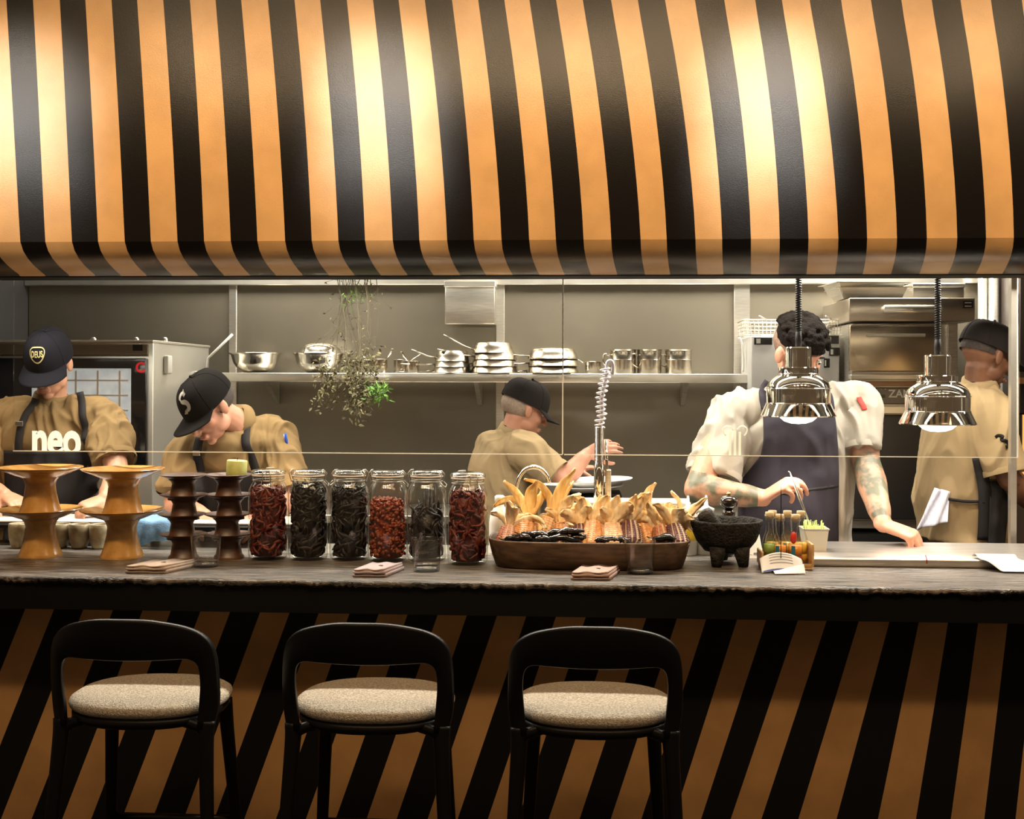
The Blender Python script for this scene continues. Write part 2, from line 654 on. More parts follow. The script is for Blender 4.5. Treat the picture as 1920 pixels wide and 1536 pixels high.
tag(MB().box2((KX0 - 0.1, 0.72, 0), (KX0, YB, 2.6)).build('wall_left', mat('side_wall_dark', (0.03, 0.03, 0.03), 0.5)), 'dark side wall at the left of the kitchen', kind='structure')
tag(MB().box2((KX1, 0.72, 0), (KX1 + 0.1, YB, 2.6)).build('wall_right', mat('side_wall_right', (0.12, 0.10, 0.08), 0.5)), 'side wall at the right of the kitchen', kind='structure')
# wall above the canopy (closes the kitchen from the dining room)
tag(MB().box2((-4.4, 0.86, HOOD_Z + 0.07), (4.4, 0.90, 4.0)).build('wall_bulkhead', BLACK), 'black bulkhead wall behind the canopy', kind='structure')

# ---- pass ledge at the right and raised prep shelf at the left
PASS_Y0, PASS_Y1 = 0.40, 0.83
ZP = ZC + 0.028
px0 = at(1500, 1050, PASS_Y0).x
pl = MB().box2((px0, PASS_Y0, ZC + 0.0005), (2.3, PASS_Y1, ZP), 0.004, seg=2)
ps = thing('steel_pass_ledge', (1.5, 0.6, ZC), 'brushed steel pass ledge with a pale front edge under the heat lamps', 'ledge')
pl.build('ledge_top', mat('pass_steel', (0.60, 0.57, 0.53), 0.30, 0.85, var=0.12, vscale=5, stretch=(1, 6, 1)), ps, (1.5, 0.6, ZC))
a = at(1735, 1041, PASS_Y0 - 0.002)
mk = MB().tube([a + V((0, -0.001, 0)), a + V((0.004, -0.002, -0.012)), a + V((0.005, -0.002, -0.028))], 0.0015, 6)
mk.build('red_mark', mat('red_pen', (0.5, 0.01, 0.02), 0.6), ps, (1.5, 0.6, ZC))
# cabinets carrying the kitchen side
tag(MB().box2((CX0, 0.573, 0), (2.3, 0.82, ZC - 0.0005)).build('kitchen_side_cabinet', STEEL), 'steel base cabinet behind the counter on the kitchen side', 'cabinet')
tb = thing('prep_shelf', (-1.6, 0.75, ZC), 'black edged raised prep shelf behind the yellow cake stands', 'shelf')
sx0, sx1 = -2.3, at(560, 988, 0.68).x
ZS = at(150, 985, 0.68).z
MB().box2((sx0, 0.68, ZS - 0.014), (sx1, 0.95, ZS), 0.003).build('shelf_board', BLACK, tb, (-1.6, 0.75, ZC))
MB().box2((sx0, 0.72, ZS), (sx1, 0.94, ZS + 0.012), 0.004).build('cutting_board', WHITE, tb, (-1.6, 0.75, ZC))
for xx in (sx0 + 0.1, (sx0 + sx1) / 2, sx1 - 0.06):
    MB().box2((xx - 0.015, 0.90, ZC - 0.03), (xx + 0.015, 0.93, ZS - 0.013), 0.002).build('post', STEEL, tb, (-1.6, 0.75, ZC))

# ---- glass screen
GY = 0.56
zgt = HOOD_Z + 0.03
def glass_panel(xa, xb, label):
    g = thing('glass_screen', (lerp(xa, xb, .5), GY, zgt - 0.7), label, 'glass screen', 'glass screens above the counter')
    o = (lerp(xa, xb, .5), GY, zgt - 0.7)
    zbm = at(960, 851, GY).z
    MB().box2((xa, GY - 0.004, zbm), (xb, GY + 0.004, zgt)).build('pane', GLASS, g, o)
    MB().box2((xa, GY - 0.0045, zbm - 0.003), (xb, GY + 0.0045, zbm)).build('lower_edge', EDGEG, g, o)
    MB().box2((xb - 0.002, GY - 0.0045, zbm), (xb + 0.002, GY + 0.0045, zgt)).build('side_edge', EDGEG, g, o)
    MB().box2((xa + 0.05, GY - 0.012, zgt - 0.01), (xb - 0.05, GY + 0.012, zgt + 0.028)).build('clamp_rail', STEEL, g, o)
    return g, o, zbm
gx0, gx1, gx2 = at(26, 620, GY).x, at(1057, 620, GY).x, at(1909, 620, GY).x
G1, G1o, ZGB = glass_panel(gx0, gx1 - 0.003, 'long clear glass screen hanging in front of the two cooks at left')
G2, G2o, _ = glass_panel(gx1 + 0.003, gx2, 'clear glass screen hanging in front of the cook in white')
# ================================================================== stools
SEATM = mat('boucle_seat', (0.50, 0.41, 0.31), 0.95, spec=0.1, col2=(0.80, 0.71, 0.58), vscale=160, bump=0.9, bscale=260, detail=2)
STW = mat('black_stained_ash', (0.006, 0.005, 0.0045), 0.38, spec=0.22)
ZSEAT = 0.655


def make_stool():
    root = thing('bar_stool', (0, 0, 0), 'x', 'stool', 'black bar stools at the counter')
    # back band: outer and inner outlines in the x / z plane, swept in thickness, curved in plan
    hw = 0.239
    out, inn = [], []
    zt = 0.917
    # from the left seat joint up, over and down; parameter pairs
    o_pts = [(-hw + .012, .60), (-hw, .66), (-hw - .001, .73), (-hw + .002, .79), (-hw + .012, .835), (-hw + .035, .868), (-hw + .075, .892), (-hw + .13, .908), (-.06, .916), (0, .9175)]
    i_pts = [(-hw + .052, .60), (-hw + .047, .66), (-hw + .042, .72), (-hw + .044, .765), (-hw + .052, .787), (-hw + .066, .797), (-hw + .085, .8005), (-hw + .13, .801), (-.06, .801), (0, .801)]
    o_pts = o_pts + [(-x, z) for x, z in o_pts[-2::-1]]
    i_pts = i_pts + [(-x, z) for x, z in i_pts[-2::-1]]
    O = crom([(x, 0, z) for x, z in o_pts], 3)
    I = crom([(x, 0, z) for x, z in i_pts], 3)

    def yb(x, z):
        return -0.205 + 0.085 * (x / hw) ** 2 - 0.03 * max(0, (z - .66) / .25)
    mb = MB()
    n = len(O)
    sec = []
    th = 0.013
    for k in range(n):
        o, i = O[k], I[k]
        ring = []
        for t, s in ((0.0, -.35), (0.02, -.8), (0.08, -1), (.5, -1.0), (.92, -1), (.98, -.8), (1, -.35), (1, .35), (.98, .8), (.92, 1), (.5, 1.0), (.08, 1), (.02, .8), (0, .35)):
            p = lerp(o, i, t)
            ring.append(V((p.x, yb(p.x, p.z) + s * th, p.z)))
        sec.append(ring)
    m = len(sec[0])
    vs = [p for r in sec for p in r]
    fs = [[k * m + q, k * m + (q + 1) % m, (k + 1) * m + (q + 1) % m, (k + 1) * m + q] for k in range(n - 1) for q in range(m)]
    fs += [list(range(m))[::-1], [(n - 1) * m + q for q in range(m)]]
    mb.add(vs, fs)
    mb.build('backrest', STW, root)
    # seat cushion: soft rounded disc
    mb = MB()
    pr = [(0, .016), (.5, .0155), (.8, .0135), (.93, .009), (.985, .001), (1.0, -.008), (.985, -.018), (.93, -.026), (0, -.028)]

    def sup(a, r):
        c, s = math.cos(a), math.sin(a)
        e = 2.35
        q = (abs(c) ** e + abs(s) ** e) ** (-1 / e)
        return c * q * r, s * q * r
    SEG = 56
    vs, fs = [], []
    for r, z in pr:
        for k in range(SEG):
            x, y = sup(2 * PI * k / SEG, max(r, 1e-3))
            vs.append(V((x * .228, y * .200 + .004, ZSEAT + z)))
    for j in range(len(pr) - 1):
        for k in range(SEG):
            fs.append([j * SEG + k, j * SEG + (k + 1) % SEG, (j + 1) * SEG + (k + 1) % SEG, (j + 1) * SEG + k])
    mb.add(vs, fs)
    mb.build('seat', SEATM, root)
    # wooden seat frame under the cushion
    mb = MB()
    vs, fs = [], []
    pr = [(0, -.026), (.92, -.026), (.97, -.03), (.97, -.045), (.9, -.055), (0, -.056)]
    for r, z in pr:
        for k in range(SEG):
            x, y = sup(2 * PI * k / SEG, max(r, 1e-3))
            vs.append(V((x * .222, y * .206, ZSEAT + z)))
    for j in range(len(pr) - 1):
        for k in range(SEG):
            fs.append([j * SEG + k, j * SEG + (k + 1) % SEG, (j + 1) * SEG + (k + 1) % SEG, (j + 1) * SEG + k])
    mb.add(vs, fs)
    mb.build('seat_frame', STW, root)
    feet = []
    for sx in (-1, 1):
        # camera side legs carry the backrest
        p = crom([(sx * (hw - .032), -.135, .615), (sx * (hw - .030), -.145, .55), (sx * (hw - .015), -.175, .3), (sx * (hw + .005), -.205, 0.0)], 5)
        MB().tube(p, [(lerp(.026, .015, (k / (len(p) - 1))), lerp(.021, .014, k / (len(p) - 1))) for k in range(len(p))], 12, side=(1, 0, 0)).build('leg', STW, root)
        p = crom([(sx * .175, .135, .605), (sx * .18, .15, .5), (sx * .195, .18, .25), (sx * .21, .205, 0.0)], 5)
        MB().tube(p, [(lerp(.024, .015, (k / (len(p) - 1))), lerp(.020, .014, k / (len(p) - 1))) for k in range(len(p))], 12, side=(1, 0, 0)).build('leg', STW, root)
        # bracket from rear leg to the seat frame
        p = crom([(sx * (hw - .03), -.145, .555), (sx * (hw - .045), -.14, .595), (sx * (hw - .10), -.135, .615)], 4)
        MB().tube(p, [.016] * len(p), 8).build('bracket', STW, root)
        MB().tube([(sx * .216, -.19, .20), (sx * .205, .19, .20)], .011, 8).build('stretcher', STW, root)
    MB().tube([(-.208, .19, .22), (.208, .19, .22)], .012, 8).build('foot_rail', mat('foot_rail_metal', (.05, .045, .04), .3, .9), root)
    MB().tube([(-.222, -.19, .18), (.222, -.19, .18)], .011, 8).build('stretcher', STW, root)
    return root


st = make_stool()
STY = -0.235
sxs = [at(px, 1300, STY - .2).x for px in (235, 681, 1116)]
for i, X in enumerate(sxs):
    lab = ['black bar stool with pale round seat below the yellow cake stands, leftmost', 'black bar stool with pale seat below the row of chilli jars, middle of the three',
           'black bar stool with pale seat below the wooden corn tray, rightmost'][i]
    if i == 0:
        st.location = (X, STY, 0)
        st['label'] = lab
    else:
        dup(st, (X, STY, 0), lab)
# ================================================================== things on the counter
R3 = random.Random(11)
# ---- yellow cake stands, two stacks of two
YEL = mat('yellow_glaze', (0.36, 0.175, 0.038), 0.22, spec=0.6, col2=(0.46, 0.25, 0.07), vscale=26, coat=0.35, bump=0.05, bscale=30)


def cake_stand(name, mtl, H, RP, RB, RW, label, cat, group):
    t = thing(name, (0, 0, 0), label, cat, group)
    ped = [(0, 0), (RB, 0), (RB, .004), (RB * .97, .010), (RB * .86, .03 * H / .165), (RW * 1.02, H * .45), (RW * .95, H * .62), (RW * 1.05, H * .72), (RW * 1.25, H * .80), (0, H * .80)]
    MB().lathe(ped, 40).build('pedestal', mtl, t, sharp=40)
    pl = [(0, H * .78), (RW * 1.2, H * .78), (RP * .60, H * .83), (RP * .88, H * .93), (RP * .99, H * .975), (RP, H * .99), (RP * .985, H), (RP * .93, H * .985), (RP * .62, H * .905), (RP * .45, H * .875), (0, H * .87)]
    MB().lathe(pl, 56).build('plate', mtl, t, sharp=50)
    return t


b1 = on(78, 1048, ZC)
b1.y += .07
b1.x = at(76, 960, b1.y).x
b2 = on(228, 1050, ZC)
b2.y += .07
b2.x = at(229, 960, b2.y).x
ys = cake_stand('cake_stand', YEL, .168, .143, .074, .052, 'lower of two stacked mustard yellow cake stands, left stack', 'cake stand', 'mustard yellow ceramic cake stands')
ys.location = (b1.x, b1.y, ZC)
dup(ys, (b1.x, b1.y, ZC + .146), 'upper of two stacked mustard yellow cake stands, left stack')
dup(ys, (b2.x, b2.y, ZC), 'lower mustard yellow cake stand beside the brown wooden stands')
dup(ys, (b2.x + .003, b2.y, ZC + .143), 'upper mustard yellow cake stand beside the brown wooden stands')
# ---- brown wooden stands, two stacks of four
BRN = mat('brown_wood', (0.030, 0.011, 0.005), 0.42, col2=(0.090, 0.036, 0.015), vscale=8, stretch=(1, 1, 5), detail=6)
bs = cake_stand('wooden_stand', BRN, .088, .082, .052, .040, 'x', 'stand', 'small brown wooden stands in two stacks')
bA = on(343, 1052, ZC)
bA.y += .05
bA.x = at(343, 960, bA.y).x
bB = on(428, 1051, ZC)
bB.y += .05
bB.x = at(428, 960, bB.y).x
ordn = ['bottom', 'second from bottom', 'third from bottom', 'top']
first = True
for q, (bb, nm) in enumerate(((bA, 'left stack beside the yellow stands'), (bB, 'right stack beside the jars'))):
    for k in range(4):
        lab = '%s small brown wooden stand of the %s' % (ordn[k], nm)
        loc = (bb.x + (.003, -.004, .005, .0)[k], bb.y + (.0, .004, -.003, .002)[k], ZC + k * .0685)
        if first:
            bs.location, bs['label'], first = loc, lab, False
        else:
            dup(bs, loc, lab, rz=k * .7)
cz = ZC + 3 * .0685 + .088 * .87 + .001
cp = at(443, 902, bB.y)
t = thing('pillar_candle', (cp.x, bB.y, cz + .004), 'stubby pale green candle on top of the right brown stand', 'candle')
Rc = Matrix.Rotation(.06, 3, 'Y')
MB().lathe([(0, 0), (.034, 0), (.0355, .002), (.0355, .052), (.033, .055), (.020, .052), (0, .050)], 28, R=Rc).build('wax', mat('pale_green_wax', (.46, .48, .16), .45, var=.12, vscale=30), t)
MB().tube([(.003, 0, .05), (.0035, .001, .058), (.005, .001, .063)], .0012, 6).build('wick', BLACK, t)

# ---- little stoneware cups under the prep shelf
CUPM = mat('stoneware_cup', (0.20, 0.155, 0.085), 0.42, col2=(0.34, 0.29, 0.18), vscale=40, coat=.2)
cup = tag(MB().lathe([(0, .003), (.020, .002), (.025, 0), (.028, .004), (.036, .030), (.0385, .062), (.037, .088), (.0355, .0895), (.034, .088), (.034, .06), (.031, .03), (.022, .010), (0, .009)], 32).build('stoneware_cup', CUPM),
          'x', 'cup', 'stoneware cups under the prep shelf')
for k, px in enumerate((3, 36, 74, 111, 149, 187)):
    p = on(px, 1040, ZC)
    lab = '%s stoneware cup in the row under the prep shelf' % ('leftmost', 'second from left', 'third from left', 'third from right', 'second from right', 'rightmost')[k]
    if k == 0:
        cup.location, cup['label'] = (p.x, .625, ZC), lab
    else:
        dup(cup, (at(px, 1030, .625).x, .625 + R3.uniform(-.006, .006), ZC), lab, rz=k)
# ---- blue towel hanging over the shelf edge
BLUE = mat('blue_denim', (0.13, 0.25, 0.40), .9, var=.2, vscale=60, bump=.3, bscale=300)
tl = thing('blue_towel', (at(292, 990, .66).x, .66, ZC), 'folded blue towel draped over the prep shelf edge beside brown stands', 'towel')


def towel(u, v):
    x0, x1 = at(258, 990, .66).x, at(330, 990, .66).x
    w = lerp(x0, x1, u)
    s = v
    yy = .80 - .16 * min(1, s / .35)
    zz = ZS + .018
    if s > .35:
        k = (s - .35) / .65
        yy = .64 - .012 * math.sin(k * 2) + .01 * math.sin(u * 7)
        zz = ZS + .018 - k * lerp(.085, .055, u)
    return V((w, yy, zz + .004 * math.sin(u * 9 + v * 3)))


MB().grid(towel, 18, 22, thick=.008).build('folded_cloth', BLUE, tl, (at(292, 990, .66).x, .66, ZC))

# ---- six clip-top jars
JW = .069
JH = .312
WIRE = mat('clip_wire', (.55, .52, .47), .3, 1.0)
GASK = mat('pale_gasket', (.62, .50, .42), .6)


def make_jar():
    t = thing('clip_top_jar', (0, 0, 0), 'x', 'jar', 'clip-top glass jars of dried chillies')
    outp = [(0, 0), (JW * .82, 0), (JW * .95, .006), (JW, .018), (JW, .222), (JW * .97, .240), (JW * .86, .258), (JW * .76, .268), (JW * .74, .276), (JW * .80, .281), (JW * .80, .288)]
    MB().lathe(outp, 40).build('jar_body', JARG, t)
    MB().lathe([(JW * .72, .2885), (JW * .83, .2885), (JW * .83, .2925), (JW * .72, .2925)], 36).build('gasket', GASK, t)
    MB().lathe([(0, .293), (JW * .84, .293), (JW * .88, .297), (JW * .88, .303), (JW * .80, .309), (JW * .5, .312), (0, .312)], 40).build('lid', JARG, t)
    w = MB()
    ring = [(JW * .79 * math.cos(a), JW * .79 * math.sin(a), .274) for a in [2 * PI * k / 32 for k in range(32)]]
    w.tube(ring, .0013, 6, closed=True)
    w.build('neck_wire', WIRE, t)
    c = MB()
    c.tube([(.016, -JW * .80, .274), (.017, -JW * .98, .262), (.0, -JW * 1.02, .255), (-.017, -JW * .98, .262), (-.016, -JW * .80, .274)], .0014, 6)
    c.tube([(.013, -JW * .80, .272), (.013, -JW * .90, .298), (.013, -JW * .72, .310), (-.013, -JW * .72, .310), (-.013, -JW * .90, .298), (-.013, -JW * .80, .272)], .0014, 6)
    c.build('clip', WIRE, t)
    h = MB().tube([(.018, JW * .8, .27), (.018, JW * .93, .30), (.012, JW * .8, .312), (-.012, JW * .8, .312), (-.018, JW * .93, .30), (-.018, JW * .8, .27)], .0014, 6)
    h.build('hinge', WIRE, t)
    return t


def pods(rng, n, zmax, size, curl, r_in, colidx=2):
    """dried pods packed against the glass of one jar"""
    mb = MB()
    core = JW * .95 - .017
    mb.lathe([(0, .012), (core, .012), (core, zmax - .02), (core * .6, zmax - .005), (0, zmax - .003)], 18, mi=0)
    for k in range(n):
        L = size * rng.uniform(.7, 1.3)
        th = rng.uniform(0, 2 * PI)
        r = rng.uniform(r_in, JW * .98 - .0075) if k % 4 else rng.uniform(0, r_in)
        z = rng.uniform(.02, zmax - .004)
        if k % 4 == 0:
            z = zmax - rng.uniform(-.008, .016)
        c = V((r * math.cos(th), r * math.sin(th), z))
        tang = V((-math.sin(th), math.cos(th), 0))
        d = (tang * rng.uniform(-1, 1) + V((0, 0, 1)) * rng.uniform(-1, 1))
        if k % 4 == 0:
            d = V((rng.uniform(-1, 1), rng.uniform(-1, 1), rng.uniform(.0, .9)))
        d.normalize()
        nrm = V((math.cos(th), math.sin(th), 0))
        pts = []
        w = rng.uniform(.7, 1.2) * .0052
        for q in range(6):
            s = (q / 5 - .5) * L
            p = c + d * s - nrm * (abs(s) ** 2 * 6 if k % 4 else 0) + d.cross(nrm) * curl * math.sin(q * 1.1 + k) * .004
            rr = math.hypot(p.x, p.y)
            lim = JW * .985 - .0065
            if rr > lim:
                p.x *= lim / rr
                p.y *= lim / rr
            p.z = max(.016, p.z)
            pts.append(p)
        mb.tube(pts, [w * s for s in (.35, .85, 1, .95, .7, .2)], 6, mi=rng.randrange(colidx))
    return mb


def chil(nm, c, c2):
    return mat(nm, c, .42, spec=.4, col2=c2, vscale=70, bump=.3, bscale=120)


RED1, RED2 = chil('chilli_deep_red', (.055, .005, .004), (.13, .012, .007)), chil('chilli_red', (.11, .012, .005), (.21, .034, .013))
DRK1, DRK2 = chil('chilli_black', (.004, .003, .0025), (.014, .008, .006)), chil('chilli_brown_black', (.007, .0045, .0035), (.026, .015, .010))
FLK1, FLK2 = chil('flake_red', (.13, .014, .004), (.28, .05, .013)), chil('flake_orange', (.20, .03, .008), (.33, .08, .024))
jar0 = make_jar()
JARS = [(503, 1053, 885), (578, 1054, 885), (655, 1054, 886), (727, 1056, 888), (800, 1056, 890), (877, 1063, 892)]
JLAB = ['clip-top glass jar of dark red chillies, nearest the brown stands', 'clip-top glass jar of black chillies, second from the brown stands', 'clip-top glass jar of blackish pods, third from the brown stands',
        'clip-top glass jar three quarters full of bright red chilli flakes', 'clip-top glass jar half full of long black pods behind a tumbler', 'clip-top glass jar of glossy red chillies beside the corn tray']
CONT = [('dried_chillies', 'dark red dried chillies packed in the leftmost jar', 300, .238, .045, 1, (RED1, RED2)),
        ('dried_chillies', 'black twisted dried chillies filling the second jar', 270, .252, .05, 1.5, (DRK1, DRK2)),
        ('dried_chillies', 'blackish brown dried pods filling the third jar', 250, .245, .055, .6, (DRK1, DRK1)),
        ('chilli_flakes', 'bright red chilli flakes in the fourth jar', 700, .205, .014, .3, (FLK1, FLK2)),
        ('dried_pods', 'long black dried pods standing in the fifth jar', 90, .175, .06, .8, (DRK1, DRK2)),
        ('dried_chillies', 'glossy red dried chillies packed in the rightmost jar', 320, .24, .042, 1.2, (RED1, RED2))]
for k, (px, py, _) in enumerate(JARS):
    p = on(px, py, ZC)
    loc = (at(px, 970, p.y + JW).x, p.y + JW, ZC)
    s = ppm(px, p.y + JW) / ppm(503, on(503, 1053, ZC).y + JW)
    if k == 0:
        jar0.location, jar0['label'] = loc, JLAB[0]
        jar0.rotation_euler = (0, 0, .15)
    else:
        dup(jar0, loc, JLAB[k], rz=(.15, 1.6, -1.75, 1.5, 1.3, .45)[k])
    nm, lab, n, zm, sz, cu, ms = CONT[k]
    m = pods(R3, n, zm, sz, cu, JW * .72)
    if k == 4:
        for q in range(14):
            a = R3.uniform(-.4, .6)
            x0 = R3.uniform(-.01, .03)
            y0 = R3.uniform(-.03, .02)
            zt = R3.uniform(.20, .262)
            m.tube([(x0 - a * .02, y0, .08), (x0, y0, .15), (x0 + a * .012, y0, zt)], [.004, .0065, .0035], 6, mi=q % 2)
    tag(m.build(nm, list(ms), loc=loc), lab, 'chilli flakes' if k == 3 else 'chillies', 'fillings of the glass jars', 'stuff')

# ---- tumblers
TUMG = glass_mat('tumbler_glass', (.97, .975, .97), 1.5, .01, .02)
tum = thing('water_tumbler', (0, 0, 0), 'x', 'glass', 'clear water tumblers on the counter')
MB().lathe([(0, 0), (.040, 0), (.0425, .003), (.0445, .03), (.051, .105), (.0512, .108), (.0498, .108), (.0488, .104), (.0425, .026), (.040, .020), (0, .018)], 40).build('tumbler_wall', TUMG, tum)
MB().lathe([(0, .004), (.037, .004), (.0385, .010), (.037, .0165), (0, .0165)], 32).build('thick_base', glass_mat('tumbler_base_glass', (.80, .86, .92), 1.5, .03, .18), tum)
for k, (px, py, lab) in enumerate(((386, 1066, 'clear tumbler in front of the brown wooden stands'), (800, 1075, 'clear tumbler in front of the black pod jar'), (1200, 1079, 'clear tumbler in front of the wooden corn tray'))):
    p = on(px, py, ZC)
    if k == 0:
        tum.location, tum['label'] = (at(px, 1040, p.y + .041).x, p.y + .041, ZC), lab
    else:
        dup(tum, (at(px, 1040, p.y + .041).x, p.y + .041, ZC), lab)

# ---- folded napkins
NAPM = mat('linen_napkin', (.40, .31, .25), .9, spec=.1, var=.08, vscale=60, bump=.15, bscale=400)


def make_napkin(px0, px1, py0, py1, skew, label, rz, mtl):
    c = on((px0 + px1) / 2, (py0 + py1) / 2 + 3, ZC)
    t = thing('folded_napkin', (c.x, c.y, ZC), label, 'napkin', 'folded napkins at the place settings', rz)
    w = (px1 - px0 - skew) / ppm((px0 + px1) / 2, c.y)
    d = .155
    sk = skew / ppm(px0, c.y)

    def layer(z, th, x0, x1, y0, y1, fold):
        mb = MB()
        N = 14
        outline = []
        for q in range(N + 1):                      # rounded fold along the front
            a = -PI / 2 - PI * q / N
            outline.append((y0 + th / 2 + math.cos(a) * th / 2, z + th / 2 + math.sin(a) * th / 2))
        outline += [(y1, z + th), (y1, z)]
        vs = []
        M = 12
        for i in range(M + 1):
            x = lerp(x0, x1, i / M)
            for yy, zz in outline:
                vs.append(V((x + sk * ((yy - y0) / (y1 - y0) - .5), yy, zz + .002 * math.sin(i * .9 + yy * 40) * (zz - z) / th)))
        n = len(outline)
        fs = [[i * n + k, i * n + (k + 1) % n, (i + 1) * n + (k + 1) % n, (i + 1) * n + k] for i in range(M) for k in range(n)]
        fs += [list(range(n)), [M * n + k for k in range(n)][::-1]]
        mb.add(vs, fs)
        return mb
    layer(0, .010, -w / 2, w / 2, -d / 2 + .004, d / 2, 1).build('lower_fold', mtl, t)
    layer(.0102, .009, -w / 2 + .003, w / 2 - .004, -d / 2, d / 2 - .006, 1).build('upper_fold', mtl, t)
    layer(.0195, .006, -w / 2 + .004, w / 2 - .006, -d / 2 + .005, d / 2 - .01, 1).build('top_fold', mtl, t)
    MB().lathe([(0, 0), (.011, 0), (.011, .0005), (0, .0005)], 18, (.004, .0, .0262), sy=.7).build('printed_mark', mat('napkin_mark', (.12, .085, .06), .9), t)
    return t


NAP2 = mat('linen_napkin_mauve', (.40, .31, .31), .9, spec=.1, var=.08, vscale=60, bump=.15, bscale=400)
NAP3 = mat('linen_napkin_pink', (.42, .29, .25), .9, spec=.1, var=.08, vscale=60, bump=.15, bscale=400)
make_napkin(250, 355, 1052, 1080, 28, 'beige folded napkin in front of the brown wooden stands', 0.0, NAPM)
make_napkin(668, 752, 1057, 1088, 22, 'mauve tinged folded napkin in front of the jars', 0.02, NAP2)
make_napkin(1072, 1162, 1063, 1093, 18, 'pinkish folded napkin in front of the corn tray', -0.03, NAP3)

# ---- wooden dough tray
TRW = mat('tray_wood', (.050, .026, .013), .5, col2=(.12, .066, .034), vscale=7, stretch=(2, 9, 9), detail=6, bump=.1, bscale=60)
tf = on(1105, 1068, ZC)
TX0, TX1 = at(918, 1020, .40).x, at(1292, 1022, .40).x
TXC, TYC = (TX0 + TX1) / 2, tf.y + .11
THW, THD, TH = (TX1 - TX0) / 2, .165, .092
tr = thing('wooden_tray', (TXC, TYC, ZC), 'long oval dark wooden trough tray heaped with corn', 'tray')


def oval(a, hw, hd, e=3.6):
    c, s = math.cos(a), math.sin(a)
    q = (abs(c) ** e + abs(s) ** e) ** (-1 / e)
    return c * q * hw, s * q * hd


mb = MB()
SEG = 72
pr = [(.0, .0), (.80, .0), (.86, .006), (.93, .04), (.985, .078), (1.0, .090), (.995, .0935), (.97, .0945), (.945, .092), (.90, .07), (.84, .035), (.74, .022), (0, .02)]
vs, fs = [], []
for r, z in pr:
    for k in range(SEG):
        x, y = oval(2 * PI * k / SEG, THW - (1 - r) * .165 if r > .01 else .0001, THD * r if r > .01 else .0001)
        vs.append(V((x, y, z)))
for j in range(len(pr) - 1):
    for k in range(SEG):
        fs.append([j * SEG + k, j * SEG + (k + 1) % SEG, (j + 1) * SEG + (k + 1) % SEG, (j + 1) * SEG + k])
mb.add(vs, fs)
mb.build('hollowed_body', TRW, tr)

# ---- corn cobs with husks
def kernel_mat(nm, c, c2):
    return mat(nm, c, .32, spec=.5, col2=c2, vscale=90, coat=.2)


KM = {'orange': (kernel_mat('kernel_orange', (.62, .26, .09), (.78, .44, .20)), (.55, .36, .2)),
      'pale': (kernel_mat('kernel_pale', (.68, .40, .20), (.82, .60, .38)), (.6, .45, .3)),
      'purple': (kernel_mat('kernel_purple', (.075, .022, .03), (.17, .07, .075)), (.5, .4, .38)),
      'red': (kernel_mat('kernel_red', (.36, .10, .05), (.55, .26, .14)), (.6, .45, .35))}
COBCORE = mat('cob_core', (.60, .48, .36), .8)
HUSK = mat('dry_husk', (.76, .48, .20), .62, col2=(.95, .84, .60), vscale=14, stretch=(4, 4, 1), bump=.25, bscale=60)
HUSK2 = mat('dry_husk_golden', (.76, .45, .13), .62, col2=(.93, .72, .36), vscale=14, stretch=(4, 4, 1), bump=.25, bscale=60)


